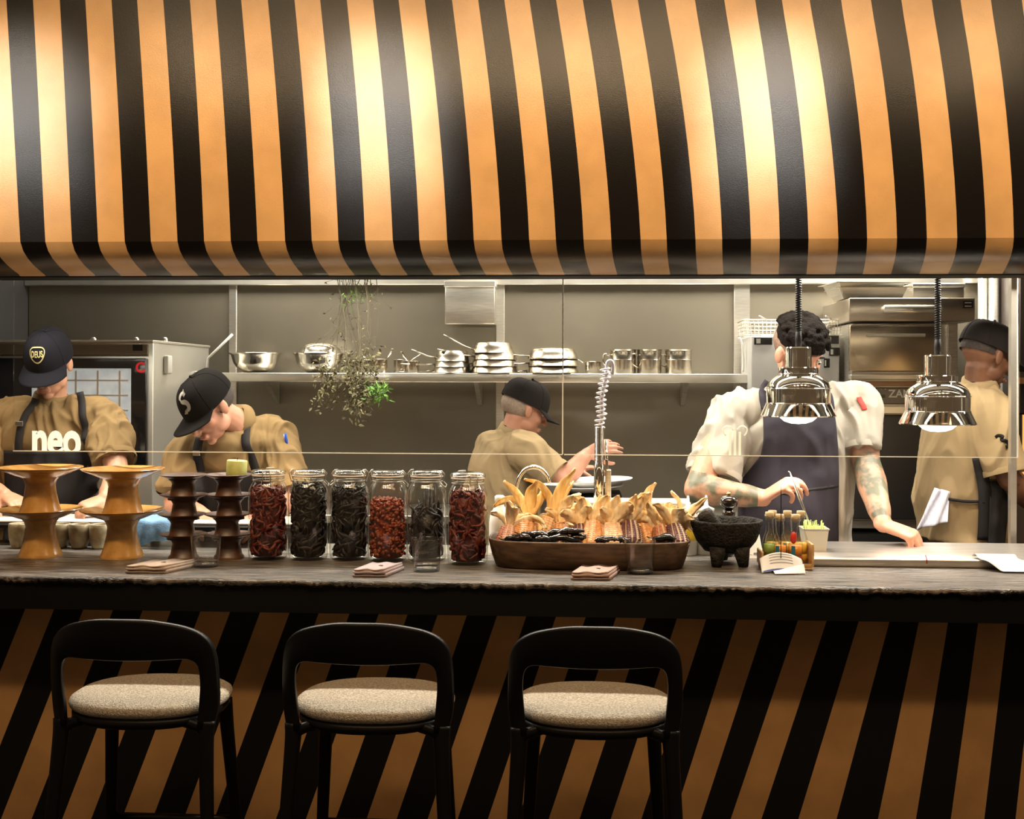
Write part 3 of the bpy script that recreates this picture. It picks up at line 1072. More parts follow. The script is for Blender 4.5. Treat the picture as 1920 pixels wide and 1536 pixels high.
def corn(loc, d, L, R, kind, husks, label, hm=None):
    """cob with kernels: d points to the tip; husk leaves peel back from the stalk end"""
    R, L = R * 1.42, L * 1.12
    t = thing('corn_cob', loc, label, 'corn', 'dried corn cobs on the wooden tray')
    Rm = rot_to(d)
    mb = MB()
    rows, nk = 12, max(8, int(L / .0088))
    NU, NV = rows * 4, nk * 3
    vs, fs = [], []
    for j in range(NV + 1):
        v = j / NV
        rad = R * (.80 + .25 * math.sin(min(1, v * 1.15) * PI * .62)) * (1 if v < .86 else math.sqrt(max(0.02, 1 - ((v - .86) / .145) ** 2)))
        kz = abs(math.sin(v * nk * PI))
        for i in range(NU):
            a = 2 * PI * i / NU
            ku = abs(math.sin(a * rows / 2))
            bumpy = (min(1, ku * 1.6) ** .7) * (min(1, kz * 1.8 + .12) ** .7)
            r = rad * (.86 + .14 * bumpy)
            vs.append(Rm @ V((r * math.cos(a), r * math.sin(a), v * L)))
    mid = []
    for j in range(NV):
        for i in range(NU):
            fs.append([j * NU + i, j * NU + (i + 1) % NU, (j + 1) * NU + (i + 1) % NU, (j + 1) * NU + i])
    fs.append(list(range(NU))[::-1])
    fs.append([NV * NU + i for i in range(NU)])
    mb.add(vs, fs)
    # pale grooves between the rows of kernels
    for q in range(NV * NU):
        i = q % NU
        mb.m[q] = 1 if (i % 2 == 1 and i % 4 == 3 and kind in ('purple', 'red')) else 0
    mb.build('kernels', [KM[kind][0], COBCORE], t)
    st = MB().tube([Rm @ V((0, 0, .004)), Rm @ V((0, 0, -.02)), Rm @ V((.004, 0, -.045))], [.011, .010, .008], 8)
    st.build('stalk', hm or HUSK, t)
    for (ang, ln, wid, curl, lift) in husks:
        ax = Rm @ V((math.cos(ang), math.sin(ang), 0))
        dz = -(V(d).normalized())
        sd = dz.cross(ax).normalized()
        # leaf path starts at the stalk, leaves along the stalk and bends by curl
        path = []
        p = Rm @ V((0, 0, .004)) + ax * .008
        th = lift
        for q in range(9):
            path.append(p.copy())
            dirv = dz * math.cos(th) + ax * math.sin(th)
            p = p + dirv * (ln / 8)
            th += curl / 8
        # keep the leaves above the counter
        for q_ in path:
            lo = ZC + .03 - loc[2]
            if q_.z < lo:
                q_.z = lo

        def fn(u, v, path=path, sd=sd, wid=wid, ax=ax):
            s = v * 8
            i = min(7, int(s))
            c = lerp(path[i], path[i + 1], s - i)
            w = wid * (math.sin(PI * min(.97, .05 + v * .92)) ** .8) * (1 + .25 * noise.noise(V((v * 5, u * 2, wid * 900))))
            uu = (u - .5)
            tg = (path[i + 1] - path[i]).normalized()
            nn = tg.cross(sd)
            tw = (v - .2) * 1.6 * noise.noise(V((wid * 700, 2.2, 5)))
            sa = sd * math.cos(tw) + nn * math.sin(tw)
            na = nn * math.cos(tw) - sd * math.sin(tw)
            return c + sa * uu * w + na * (abs(uu) ** 1.5 * w * .9 + .004 * math.sin(u * 12 + v * 4) * v + .006 * noise.noise(V((v * 6, u * 4, wid * 500))))
        MB().grid(fn, 8, 16, thick=.0010).build('husk_leaf', hm or HUSK, t)
    return t


def cz_(px, py, Y):
    p = at(px, py, Y)
    return (p.x, p.y, p.z)


rz = R3.uniform
A_ = lambda n, ln, wd, cu, li, off=0: [(off + 2 * PI * k / n + R3.uniform(-.3, .3), ln * R3.uniform(.75, 1.25), wd * R3.uniform(.8, 1.25), cu * R3.uniform(.4, 1.5), li * R3.uniform(.5, 1.4)) for k in range(n + 2)]
YT = TYC
corn(cz_(990, 972, YT + .02), (-.10, -.62, -.62), .125, .030, 'orange', [(0, .15, .05, -.6, .5), (1.3, .14, .045, 1.3, .3), (2.6, .16, .04, .5, .5), (4, .13, .05, .9, .6), (5.1, .17, .035, .2, .25), (3.2, .17, .05, 2.4, .1)],
     'large orange corn cob with tall peeled husks at the left of the tray', HUSK2)
corn(cz_(955, 992, YT - .03), (-.12, -.6, -.7), .085, .026, 'red', A_(4, .12, .035, 1.4, .6), 'reddish corn cob at the left end of the tray')
corn(cz_(1030, 972, YT + .06), (-.3, -.3, -.8), .10, .025, 'pale', [(.5, .20, .045, .25, .35), (1.9, .18, .04, 1.8, .2), (3.4, .17, .04, 1.2, .3), (4.6, .18, .05, .3, .5), (5.6, .16, .04, -.3, .3)],
     'pale corn cob with golden husks fanning up beside the tap', HUSK2)
corn(cz_(1052, 985, YT + .03), (.1, -.55, -.7), .085, .024, 'orange', A_(5, .10, .04, 1.0, .5), 'small orange corn cob left of the dark chilli pile')
corn(cz_(1088, 990, YT - .01), (.05, -.75, -.55), .075, .022, 'purple', A_(5, .10, .042, 1.2, .6), 'dark purple corn cob left of the pair of pale cobs')
corn(cz_(1113, 985, YT - .02), (-.06, -.68, -.62), .105, .028, 'orange', A_(5, .11, .045, .8, .5), 'smooth orange corn cob at the middle of the tray')
corn(cz_(1147, 988, YT - .03), (.04, -.68, -.62), .10, .029, 'pale', A_(6, .10, .05, .9, .7), 'pale corn cob with plump kernels right of the tray middle')
corn(cz_(1180, 985, YT - .01), (.03, -.7, -.6), .09, .028, 'purple', A_(5, .10, .05, .8, .6), 'purple corn cob with pale grooves behind the tumbler')
corn(cz_(1207, 980, YT + .05), (.2, -.45, -.7), .09, .026, 'orange', A_(7, .115, .06, 1.3, .7), 'orange corn cob with a broad crown of pale husks')
corn(cz_(1238, 992, YT + .0), (.1, -.7, -.6), .085, .025, 'red', A_(6, .09, .05, 1.2, .7), 'reddish striped corn cob at the right of the tumbler')
corn(cz_(1263, 990, YT - .02), (.12, -.66, -.62), .085, .026, 'purple', A_(5, .095, .04, 1.0, .6), 'deep purple corn cob at the right end of the tray')
corn(cz_(1276, 982, YT + .05), (-.5, -.3, -.6), .08, .024, 'orange', [(.3, .13, .03, .5, .3), (2.2, .12, .035, 1, .4), (4.1, .12, .03, -.4, .4)], 'orange corn cob leaning against the tray right rim')
# loose dry husks heaped between the cobs
for k, (px, py, ln) in enumerate(((1010, 1000, .09), (1065, 1003, .08), (1100, 998, .09), (1160, 996, .09), (1195, 1002, .10), (1225, 1002, .09), (1250, 985, .08), (1130, 985, .08))):
    p = at(px, py, YT + rz(.02, .07))
    a = rz(0, 6.28)
    dx, dy = math.cos(a), math.sin(a) * .5

    def fn(u, v, a=a, ln=ln):
        w = .045 * math.sin(PI * (.12 + .82 * v)) ** .8
        q = V((math.cos(a) * (v - .5) * ln - math.sin(a) * (u - .5) * w, math.sin(a) * (v - .5) * ln * .6 + math.cos(a) * (u - .5) * w, .035 * math.sin(v * PI) + .25 * w * abs(u - .5) + .006 * math.sin(v * 9 + u * 5)))
        return q
    tag(MB().grid(fn, 6, 12, thick=.0012).build('corn_husk', HUSK if k % 2 else HUSK2, loc=tuple(p)), 'loose dry corn husk lying %s' % ('below the tall golden husks', 'behind the dark chillies', 'beside the middle orange cob', 'over the pale plump cob', 'above the purple striped cob',
                                                                                                                                    'above the reddish striped cob', 'near the right rim of the tray', 'between the orange and the pale cob at tray middle')[k], 'corn husk', 'loose corn husks on the tray')
# glossy black chillies along the front of the tray
CHB = mat('glossy_black_chilli', (.006, .004, .004), .14, spec=.7, var=.3, vscale=40, bump=.4, bscale=60)
for k, (px, py, L, ang) in enumerate(((975, 1012, .10, .1), (1008, 1006, .11, -.12), (1040, 1003, .10, .25), (1058, 1013, .12, -.2), (1068, 1000, .10, .15), (1092, 1012, .12, .1), (1140, 1016, .09, .0), (1160, 1016, .09, -.1), (1248, 1012, .08, .1), (1020, 1015, .1, .0))):
    p = at(px, py, TYC - .112 + .010 * (k % 3))
    mb = MB()
    pts, rad = [], []
    for q in range(9):
        s = q / 8
        pts.append(V(((s - .5) * L * math.cos(ang), .006 * math.sin(s * 5 + k), (s - .5) * L * math.sin(ang) * .5 + .008 * math.sin(s * PI) + .003 * math.sin(s * 11 + k))))
        rad.append((.019 * math.sin(PI * (.12 + .84 * s)) ** .7 * (1 + .12 * math.sin(q * 2.3 + k)), .013 * math.sin(PI * (.12 + .84 * s)) ** .7))
    mb.tube(pts, rad, 10, side=(0, 1, 0))
    ch = thing('black_chilli', tuple(p), '%s glossy black dried chilli lying along the front of the tray' % ('leftmost', 'second', 'third', 'fourth', 'fifth', 'sixth', 'seventh', 'eighth', 'rightmost', 'lowest left')[k], 'chilli', 'glossy black chillies on the tray')
    mb.build('pod', CHB, ch)
    MB().tube([pts[0], pts[0] + V((-.012 * math.cos(ang), 0, .003)), pts[0] + V((-.022, 0, .008))], [.004, .003, .0025], 6).build('stem', mat('chilli_stem', (.10, .065, .03), .7), ch)

# ---- white bottle behind the tray
wb = on(936, 1040, ZC)
t = thing('white_bottle', (at(936, 1000, .60).x, .62, ZC), 'white plastic bottle standing behind the left end of the tray', 'bottle')
MB().lathe([(0, 0), (.036, 0), (.038, .004), (.038, .11), (.034, .14), (.020, .165), (.016, .17), (.016, .185), (0, .186)], 28).build('bottle_body', WHITE, t)
MB().lathe([(0, .186), (.018, .186), (.018, .205), (.012, .209), (0, .21)], 24).build('cap', WHITE, t)

# ---- stone mortar with pestle
BAS = mat('basalt', (.009, .008, .007), .85, spec=.2, col2=(.028, .025, .021), vscale=60, bump=1.0, bscale=130, detail=6)
mf = on(1361, 1066, ZC)
MY = mf.y + .105
MX = at(1361, 1020, MY).x
mt = thing('stone_mortar', (MX, MY, ZC), 'black three legged stone mortar beside the corn tray', 'mortar')
MR = 68 / ppm(1361, MY)
MH = .150
mb = MB()
mb.lathe([(0, .040), (MR * .40, .040), (MR * .60, .046), (MR * .82, .080), (MR * .95, .118), (MR * 1.0, MH - .006), (MR * .99, MH), (MR * .93, MH + .001), (MR * .86, MH - .008), (MR * .72, .095), (MR * .45, .072), (0, .066)], 48)
for p in mb.v:
    p += p.normalized() * .004 * noise.noise(p * 38)
mb.build('bowl', BAS, mt)
for a in (-2.05, -.95, 1.57):
    c, s = math.cos(a), math.sin(a)
    MB().tube([(c * MR * .60, s * MR * .60, .062), (c * MR * .66, s * MR * .66, .03), (c * MR * .70, s * MR * .70, .0)], [.030, .023, .016], 12).build('leg', BAS, mt)
pe = thing('stone_pestle', (MX - MR * .45, MY, ZC + .09), 'stubby black stone pestle leaning in the mortar', 'pestle')
p0, p1 = V((.05, .0, .0)), V((-.025, -.01, .088))
mb = MB().tube([lerp(p0, p1, s) for s in (0, .08, .3, .6, .85, .96, 1)], [.012, .020, .022, .026, .029, .026, .016], 18)
for p in mb.v:
    p += p.normalized() * .002 * noise.noise(p * 60)
mb.build('pestle_stone', mat('pestle_basalt', (.018, .016, .014), .6, bump=.4, bscale=140), pe)

# ---- pepper mill and squeeze bottles behind
pm = on(1366, 1030, ZC)
py_ = .62
k_ = ppm(1366, py_)
pmx = at(1366, 960, py_).x
zt = at(1366, 924, py_).z
t = thing('pepper_mill', (pmx, py_, ZC), 'shiny black turned pepper mill with a brass knob behind the mortar', 'pepper mill')
h = zt - ZC
prf = [(0, 0), (.024, 0), (.026, .006), (.024, .02), (.0185, .05), (.017, h * .40), (.020, h * .46), (.016, h * .50), (.0165, h * .55), (.022, h * .62), (.024, h * .68), (.020, h * .725), (.013, h * .74)]
MB().lathe(prf + [(0, h * .74)], 28).build('mill_body', mat('mill_lacquer', (.012, .008, .007), .12, spec=.7, coat=.5), t)
MB().lathe([(0, h * .74), (.014, h * .742), (.029, h * .79), (.033, h * .85), (.030, h * .91), (.018, h * .95), (0, h * .955)], 28).build('mill_head', MATS['mill_lacquer'], t)
MB().ell((0, 0, h * .975), .009, nu=12, nv=8).build('brass_knob', mat('brass', (.60, .42, .16), .25, 1.0), t)


def squeeze(px, ytop, ybase_px, Y, lab, band, bcol):
    x = at(px, 950, Y).x
    zt = at(px, ytop, Y).z
    h = zt - ZC
    t = thing('squeeze_bottle', (x, Y, ZC), lab, 'squeeze bottle', 'squeeze bottles behind the mortar')
    r = .034
    MB().lathe([(0, 0), (r * .95, 0), (r, .004), (r, h * .62), (r * .93, h * .69), (r * .70, h * .72), (0, h * .72)], 28).build('bottle_body', mat('translucent_plastic', (.55, .55, .51), .4), t)
    MB().lathe([(0, h * .72), (r * .86, h * .72), (r * .86, h * .78), (r * .5, h * .80), (.008, h * .83), (.0035, h), (0, h)], 24).build('nozzle_cap', WHITE, t)
    MB().lathe([(r * 1.015, h * band[0]), (r * 1.015, h * band[1])], 28).build('label_band', bcol, t)
    return t


squeeze(1290, 930, 0, .64, 'white squeeze bottle with a yellow label behind the tray', (.25, .52), mat('yellow_label', (.62, .46, .04), .5))
squeeze(1324, 929, 0, .66, 'white squeeze bottle with a light blue label behind the mortar', (.28, .58), mat('blue_label', (.25, .52, .70), .5))
t = thing('paper_stack', (at(1400, 980, .66).x, .66, ZC), 'folded white paper stack leaning behind the pepper mill', 'paper')
for k, (dx, dy, w, h_, rzz) in enumerate(((-.015, 0, .085, .095, .1), (.012, .012, .08, .075, -.15), (-.05, .02, .09, .085, .2))):
    Rm = Matrix.Rotation(rzz, 3, 'Y') @ Matrix.Rotation(-.25, 3, 'X')
    MB().box((dx, dy, h_ / 2 + .002), (w, .004, h_), Rm, .001).build('sheet', PAPER, t)

# ---- small glass bottles in a caddy with the bill spike
cb = on(1470, 1073, ZC)
CY = cb.y + .10
cx = at(1472, 1040, CY).x
cd = thing('bottle_caddy', (cx, CY, ZC), 'small bamboo caddy carrying little hot sauce bottles beside the mortar', 'caddy')
BAM = mat('bamboo', (.50, .30, .12), .5, var=.2, vscale=12, stretch=(1, 1, 6))
MB().box2((-.082, -.052, 0), (.082, .052, .010), .002).build('tray_base', BAM, cd)
for sx in (-1, 1):
    MB().box2((sx * .082 - .004, -.052, .01), (sx * .082 + .004, .052, .058 if sx < 0 else .085), .002).build('side_board', BAM, cd)
for sy in (-1, 1):
    MB().box2((-.078, sy * .05 - .003, .01), (.078, sy * .05 + .003, .020), .001).build('rail', BAM, cd)
SAU = [mat('sauce_orange', (.75, .26, .02), .3, emit=None), mat('sauce_red', (.50, .04, .015), .3), mat('sauce_yellow', (.75, .45, .05), .3), mat('sauce_green', (.22, .30, .04), .4)]
LABT = mat('teal_label', (.02, .16, .24), .5)
bott0 = None
spots = [(-.055, -.02, 0, 'green pickle', 3), (-.022, -.026, 1, 'orange sauce', 0), (.030, -.026, 1, 'orange and red sauce', 0), (-.038, .026, 1, 'yellow sauce', 2), (.012, .026, 1, 'amber sauce', 2), (.056, .022, 0, 'pale sauce', 2)]
names = ['with green pickles at the left of the caddy', 'of orange sauce at the front middle of the caddy', 'of orange sauce at the front right of the caddy', 'of yellow sauce at the back left of the caddy', 'of amber sauce at the back middle of the caddy', 'of pale sauce at the back right of the caddy']
SBH = (at(1470, 964, CY).z - ZC) - .012
for k, (dx, dy, lb, nm, si) in enumerate(spots):
    r = .0235
    hh = SBH * (.96 if k in (1, 2) else 1.0)
    t = thing('sauce_bottle', (cx + dx, CY + dy, ZC + .0105), 'little glass bottle %s' % names[k], 'bottle', 'little sauce bottles in the caddy')
    MB().lathe([(0, 0), (r * .95, 0), (r, .004), (r, hh * .44), (r * .92, hh * .52), (r * .56, hh * .66), (r * .52, hh * .9), (r * .72, hh * .95), (r * .72, hh), (0, hh)], 24).build('bottle_glass', JARG, t)
    MB().lathe([(0, .007), (r * .86, .009), (r * .86, hh * .20), (0, hh * .20)], 20).build('sauce_layer', SAU[1] if si == 0 else SAU[si], t)
    MB().lathe([(0, hh * .20), (r * .86, hh * .20), (r * .86, hh * .42), (0, hh * .42)], 20).build('sauce_layer', SAU[si], t)
    MB().lathe([(0, hh - .012), (r * .50, hh - .012), (r * .62, hh + .001), (r * .60, hh + .010), (0, hh + .011)], 16).build('stopper', mat('cork', (.52, .40, .24), .7), t)
    if lb:
        MB().grid(lambda u, v, r=r, hh=hh: V((r * 1.02 * math.cos(-2.35 + u * .55), r * 1.02 * math.sin(-2.35 + u * .55), hh * lerp(.10, .42, v))), 6, 1).build('label_strip', LABT, t)
    if k == 2:
        MB().ell((-.012, -.028, hh * .60), (.011, .008, .020)).build('red_tag', mat('red_tag', (.55, .03, .015), .4), t)
# bill spike with a curled ticket
sp = on(1466, 1074, ZC)
t = thing('bill_spike', (sp.x, sp.y + .02, ZC), 'thin dark bill spike with curled white order tickets in front of the bottles', 'bill spike')
hs = at(1466, 912, sp.y + .02).z - ZC
MB().lathe([(0, 0), (.03, 0), (.03, .004), (.004, .007), (0, .007)], 24).build('spike_base', BLACK, t)
MB().tube([(0, 0, .005), (0, 0, hs * .9), (0, 0, hs)], [.0013, .0013, .0004], 8).build('spike', BLACK, t)


def tick(u, v):
    a = (u - .5) * 2
    return V((a * .068 * (1 - .12 * v * 0), .020 - .055 * v - .012 * a * a, .060 - .050 * v ** 1.15 - .020 * a * a * (1 - .6 * v)))


MB().grid(tick, 20, 8, thick=.0006).build('ticket', PAPER, t)


def tick2(u, v):
    a = (u - .5) * 2
    return V((.020 + a * .050, -.028 - .035 * v + .006 * a, .018 - .015 * v + .010 * a * (1 - v)))


MB().grid(tick2, 16, 8, thick=.0006).build('ticket', PAPER, t)
for k in range(4):
    MB().grid(lambda u, v, k=k: tick(.22 + .55 * u, .10 + .16 * k + .045 * v) + V((0, -.0008, .0010)), 10, 1).build('printed_line', mat('ticket_ink', (.25, .25, .27), .8), t)
MB().grid(lambda u, v: tick(.04 + .6 * u, .92 + .07 * v) + V((0, -.0008, .0010)), 10, 1).build('blue_edge', mat('ticket_blue', (.03, .06, .30), .7), t)

# ---- tub of cut herbs on the pass
gb = on(1526, 1034, ZP)
gy = gb.y + .05
gx = at(1526, 1010, gy).x
t = thing('herb_tub', (gx, gy, ZP), 'small white square tub of cut chives on the pass ledge', 'tub')
w, hgt = 46 / ppm(1526, gy), .078
mb = MB()
vs = []
for (s, z) in ((.82, 0), (1, hgt), (1.06, hgt), (1.06, hgt - .004), (.94, hgt), (.78, .004)):
    for (a, b) in ((-1, -1), (1, -1), (1, 1), (-1, 1)):
        vs.append(V((a * w / 2 * s, b * w / 2 * s, z)))
fs = [[j * 4 + k, j * 4 + (k + 1) % 4, (j + 1) * 4 + (k + 1) % 4, (j + 1) * 4 + k] for j in range(5) for k in range(4)] + [[3, 2, 1, 0], [20, 21, 22, 23]]
mb.add(vs, fs, 0, False)
mb.build('tub_wall', mat('translucent_tub', (.50, .50, .45), .35), t)
mb = MB()
for k in range(90):
    x, y = R3.uniform(-.4, .4) * w, R3.uniform(-.4, .4) * w
    mb.tube([(x, y, .03), (x + R3.uniform(-.006, .006), y + R3.uniform(-.006, .006), hgt + R3.uniform(-.004, .026))], [.0018, .0012], 5)
tag(mb.build('cut_chives', mat('pale_chives', (.36, .46, .12), .5, var=.2, vscale=200), loc=(gx, gy, ZP)), 'pale green cut chives heaped in the small white tub', 'chives', kind='stuff')

# ---- curled order ticket over the ledge edge at the right
c0 = at(1850, 1043, PASS_Y0)


def tick3(u, v):
    s = v * .19
    x = lerp(0, .13, u) + s * .12
    if s < .05:
        return V((x, .05 - s, .0025 + .012 * math.sin(s / .05 * PI)))
    k = (s - .05) / .14
    return V((x + k * .03, -.02 - .085 * k, .0025 + .012 * math.sin(k * PI) * (1 - k) - .026 * min(1, k * 1.15)))


o = MB().grid(tick3, 10, 24, thick=.0006).build('order_ticket', PAPER, loc=(c0.x - .03, PASS_Y0 + .01, ZP + .001))
tag(o, 'curled white order ticket hanging over the pass ledge at the right', 'ticket')
# ================================================================== back of the kitchen
R4 = random.Random(5)
SHY0, SHY1 = 2.27, YB - .036
shz1, shz0 = at(900, 700, SHY0).z, at(900, 717, SHY0).z
shx0, shx1 = at(412, 705, SHY0).x, at(1404, 705, SHY0).x
t = thing('steel_wall_shelf', ((shx0 + shx1) / 2, SHY1, shz0), 'long bright steel wall shelf carrying bowls and pans', 'shelf')
o_ = ((shx0 + shx1) / 2, SHY1, shz0)
MB().box2((shx0, SHY0, shz0), (shx1, SHY1, shz1), .004, seg=2).build('shelf_board', STEELW, t, o_)
for px in (520, 900, 1280):
    x = at(px, 720, SHY1).x
    MB().prism([(x - .012, SHY1, shz0), (x - .012, SHY0 + .06, shz0), (x - .012, SHY1, shz0 - .12)], (.024, 0, 0)).build('bracket', STEEL, t, o_)
ZSH = shz1 + .0005
SY = 2.40


def sx(px, Y=SY):
    return at(px, 700, Y).x


kS = ppm(700, SY)


def bowl_prof(r, h, th=.003):
    out = [(r * .42 * 0, 0), (r * .45, 0), (r * .70, h * .18), (r * .88, h * .5), (r * .97, h * .88), (r * 1.07, h * .97), (r * 1.07, h)]
    inn = [(r * .97, h * .985), (r * .95, h * .88), (r * .86, h * .5), (r * .68, h * .2), (r * .44, .004), (0, .004)]
    return out + inn


bw = tag(MB().lathe(bowl_prof(.128, .103), 48).build('mixing_bowl', mat('bowl_steel', (.72, .68, .60), .14, 1.0, bump=.05, bscale=40), loc=(sx(479), SY, ZSH)), 'single steel mixing bowl at the left end of the shelf', 'bowl', 'steel mixing bowls on the shelf')
dup(bw, (sx(598), SY, ZSH), 'steel mixing bowl under an upturned bowl on the shelf')
b3 = dup(bw, (sx(600), SY, ZSH + .103 + .052), 'upturned steel bowl covering another mixing bowl', rot=(PI, 0, 0))
b3.scale = (.86, .86, .5)

# ---- little butter pans
def butter_pan(r, h, hl, ha, label, loc, rz):
    t = thing('butter_pan', loc, label, 'saucepan', 'little steel butter pans on the shelf', rz)
    MB().lathe([(0, 0), (r * .92, 0), (r, .005), (r, h), (r * 1.05, h + .002), (r * .97, h), (r * .95, .005), (0, .005)], 28).build('pan_body', PANM, t, sharp=35)
    d = V((math.cos(ha), 0, math.sin(ha)))
    s = V((r * .95, 0, h * .8))
    MB().tube([s, s + d * hl * .5, s + d * hl], [(.006, .003), (.008, .003), (.009, .0035)], 8, side=(0, 1, 0)).build('handle', PANM, t)
    MB().tube([s + d * hl + V((.007 * math.cos(a), .007 * math.sin(a), 0)) for a in [k * PI / 5 for k in range(10)]], .002, 6, closed=True).build('hanging_loop', PANM, t)
    return t


for k, (px, r, h, ang, rz_, dy) in enumerate(((663, .036, .062, .5, 2.6, .05), (688, .034, .066, .9, 2.0, -.04), (712, .040, .070, .95, .9, -.02), (752, .038, .068, .6, .4, .0), (774, .034, .06, .8, 2.4, -.05), (1112, .042, .06, .55, 2.9, .0))):
    butter_pan(r, h, .085, ang, ('little butter pan right of the stacked bowls', 'second little butter pan right of the stacked bowls', 'little butter pan with a raised handle near the reflected greenery', 'little butter pan left of the frying pans',
                                 'little butter pan touching the first frying pan pile', 'little spouted pan left of the three tall pots')[k], (sx(px, SY + dy), SY + dy, ZSH), rz_)


# ---- upturned frying pans in three piles
def fry_pan(r, h, hl):
    t = thing('frying_pan', (0, 0, 0), 'x', 'frying pan', 'upturned steel frying pans piled on the shelf')
    MB().lathe([(r * 1.0, 0), (r * 1.03, .002), (r * 1.0, .005), (r * .93, h * .5), (r * .84, h * .92), (r * .78, h), (0, h), ], 44).build('pan_body', PANM, t, sharp=35)
    MB().lathe([(r * .97, .001), (r * .90, h * .5), (r * .80, h - .006), (0, h - .006)], 44).build('pan_inside', PANM, t)
    return t


PILES = [(848, .100, [('lowest', -.16, .19, 0.0), ('middle', .03, .17, .04), ('top', .38, .13, .05)], 'left frying pan pile', .030),
         (927, .125, [('lowest', -.13, .20, 0.0), ('second', .02, .18, -.05), ('third', .22, .19, .1), ('top', .50, .17, .06)], 'middle frying pan pile', .034),
         (1036, .135, [('lowest', -.14, .20, 0.0), ('middle', .02, .19, .06), ('top', .13, .22, .0)], 'right frying pan pile', .036)]
for px, r, lst, nm, step in PILES:
    for k, (w, ha, hl, rz_) in enumerate(lst):
        rr = r * (1 - .05 * k) if px != 1036 else r * (1 - .02 * k)
        t = fry_pan(rr, .055, hl)
        t['label'] = '%s upturned steel pan of the %s' % (w, nm)
        t.location = (sx(px) + R4.uniform(-.006, .006), SY - .03, ZSH + k * step)
        t.rotation_euler = (0, 0, rz_)
        d = V((-math.cos(ha), -.12, math.sin(ha)))
        s = V((-rr * .95, -.02, .012))
        p_ = [s + V((.012, 0, .004)), s + d * hl * .3, s + d * hl * .65, s + d * hl]
        if ha < 0:
            for q in p_:
                q.z = max(q.z, .006 - 0 * k)
        MB().tube(p_, [(.016, .004), (.009, .0045), (.010, .0045), (.0125, .004)], 10, side=(0, 1, 0)).build('handle', PANM, t)

# ---- tall pots
for k, (px, w) in enumerate(((1168, 47), (1217, 45), (1271, 49))):
    r = w / 2 / kS
    h = .122
    t = thing('tall_pot', (sx(px), SY - .02, ZSH), ('tall steel pot nearest the rinse hose', 'middle one of three tall steel pots', 'tall steel pot nearest the cook in white')[k], 'pot', 'tall steel pots on the shelf', (0, .25, -.2)[k])
    MB().lathe([(0, 0), (r * .96, 0), (r, .006), (r, h * .56), (r * 1.02, h * .58), (r * 1.0, h * .60), (r, h * .95), (r * 1.07, h), (r * .97, h), (r * .96, .01), (0, .008)], 36).build('pot_body', PANM, t, sharp=35)
    MB().tube(crom([(-r * .98, -.01, h * .75), (-r - .030, -.02, h * .80), (-r - .034, -.022, h * .45), (-r * .98, -.01, h * .25)], 5), .005, 8).build('handle', PANM, t)
    for q in range(5):
        a = -PI / 2 - .8 + q * .32
        MB().ell((r * 1.005 * math.cos(a), r * 1.005 * math.sin(a), h * .86), (.003, .003, .004), nu=8, nv=6).build('rivet', mat('dark_rivet', (.10, .085, .07), .4, .8), t)

# ---- steel dispenser box on the wall
bx0, bx1 = at(834, 560, YB - .16).x, at(928, 560, YB - .16).x
bz0, bz1 = at(880, 608, YB - .16).z, at(880, 528, YB - .16).z
t = thing('wall_dispenser', ((bx0 + bx1) / 2, YB - .034, bz0), 'square brushed steel dispenser box high on the back wall', 'dispenser')
o_ = ((bx0 + bx1) / 2, YB - .034, bz0)
MB().box2((bx0, YB - .16, bz0), (bx1, YB - .036, bz1), .005, seg=2).build('box_body', STEEL, t, o_)
MB().box2((bx0 - .004, YB - .166, bz1 - .03), (bx1 + .004, YB - .036, bz1 + .004), .004).build('lid', STEELW, t, o_)

# ---- combi oven at the left
OY0, OY1 = 1.62, 2.42
ox1 = at(287, 700, OY0).x
ox0 = at(-60, 700, OY0).x
oz1 = at(200, 641, OY0).z
ov = thing('combi_oven', ((ox0 + ox1) / 2, 2.0, .6), 'large steel combi oven with black glass door behind the left cook', 'oven')
o_ = ((ox0 + ox1) / 2, 2.0, .6)
MB().box2((ox0, OY0, .62), (ox1, OY1, oz1), .006, seg=2).build('oven_body', mat('oven_side_steel', (.66, .64, .58), .34, .8, var=.05, vscale=3), ov, o_)
MB().box2((ox0 - .01, OY0 - .008, oz1 - .006), (ox1 + .004, OY1 + .01, oz1 + .008), .003).build('top_edge', STEELW, ov, o_)
dz1, dz0 = at(200, 672, OY0).z, at(200, 880, OY0).z
dr = MB().box2((ox0 + .02, OY0 - .03, dz0), (at(274, 700, OY0 - .03).x, OY0 - .002, dz1), .006, seg=2).build('door', mat('black_oven_glass', (.006, .006, .007), .08, spec=.6), ov, o_)
wz1, wz0 = at(200, 691, OY0 - .03).z, at(200, 842, OY0 - .03).z
wx0, wx1 = at(60, 700, OY0 - .03).x, at(246, 700, OY0 - .03).x
WINM = mat('lit_oven_window', (.30, .32, .33), .25, emit=(.80, .88, .95), estr=.22, col2=(.5, .52, .52), vscale=12)
MB().box2((wx0, OY0 - .034, wz0), (wx1, OY0 - .029, wz1), .002).build('window', WINM, dr, o_)
for q in range(5):
    z = lerp(wz0, wz1, (q + .6) / 5.4)
    MB().box2((wx0 + .01, OY0 - .037, z - .003), (wx1 - .012, OY0 - .033, z + .003)).build('rack_bar', STEELW, dr, o_)
for q in range(3):
    x = lerp(wx0, wx1, .45 + .22 * q)
    MB().box2((x - .004, OY0 - .0375, wz0 + .01), (x + .004, OY0 - .0335, wz1 - .01)).build('rack_upright', STEELW, dr, o_)
MB().box2((ox0 + .02, OY0 - .012, dz1 + .012), (ox1 - .02, OY0 - .001, oz1 - .012), .003).build('upper_panel', mat('oven_panel_bronze', (.22, .19, .14), .35, .8), ov, o_)
lg = text_mb('C', 26 / ppm(262, OY0), 0, bold=.0022)
c = at(263, 690, OY0 - .034)
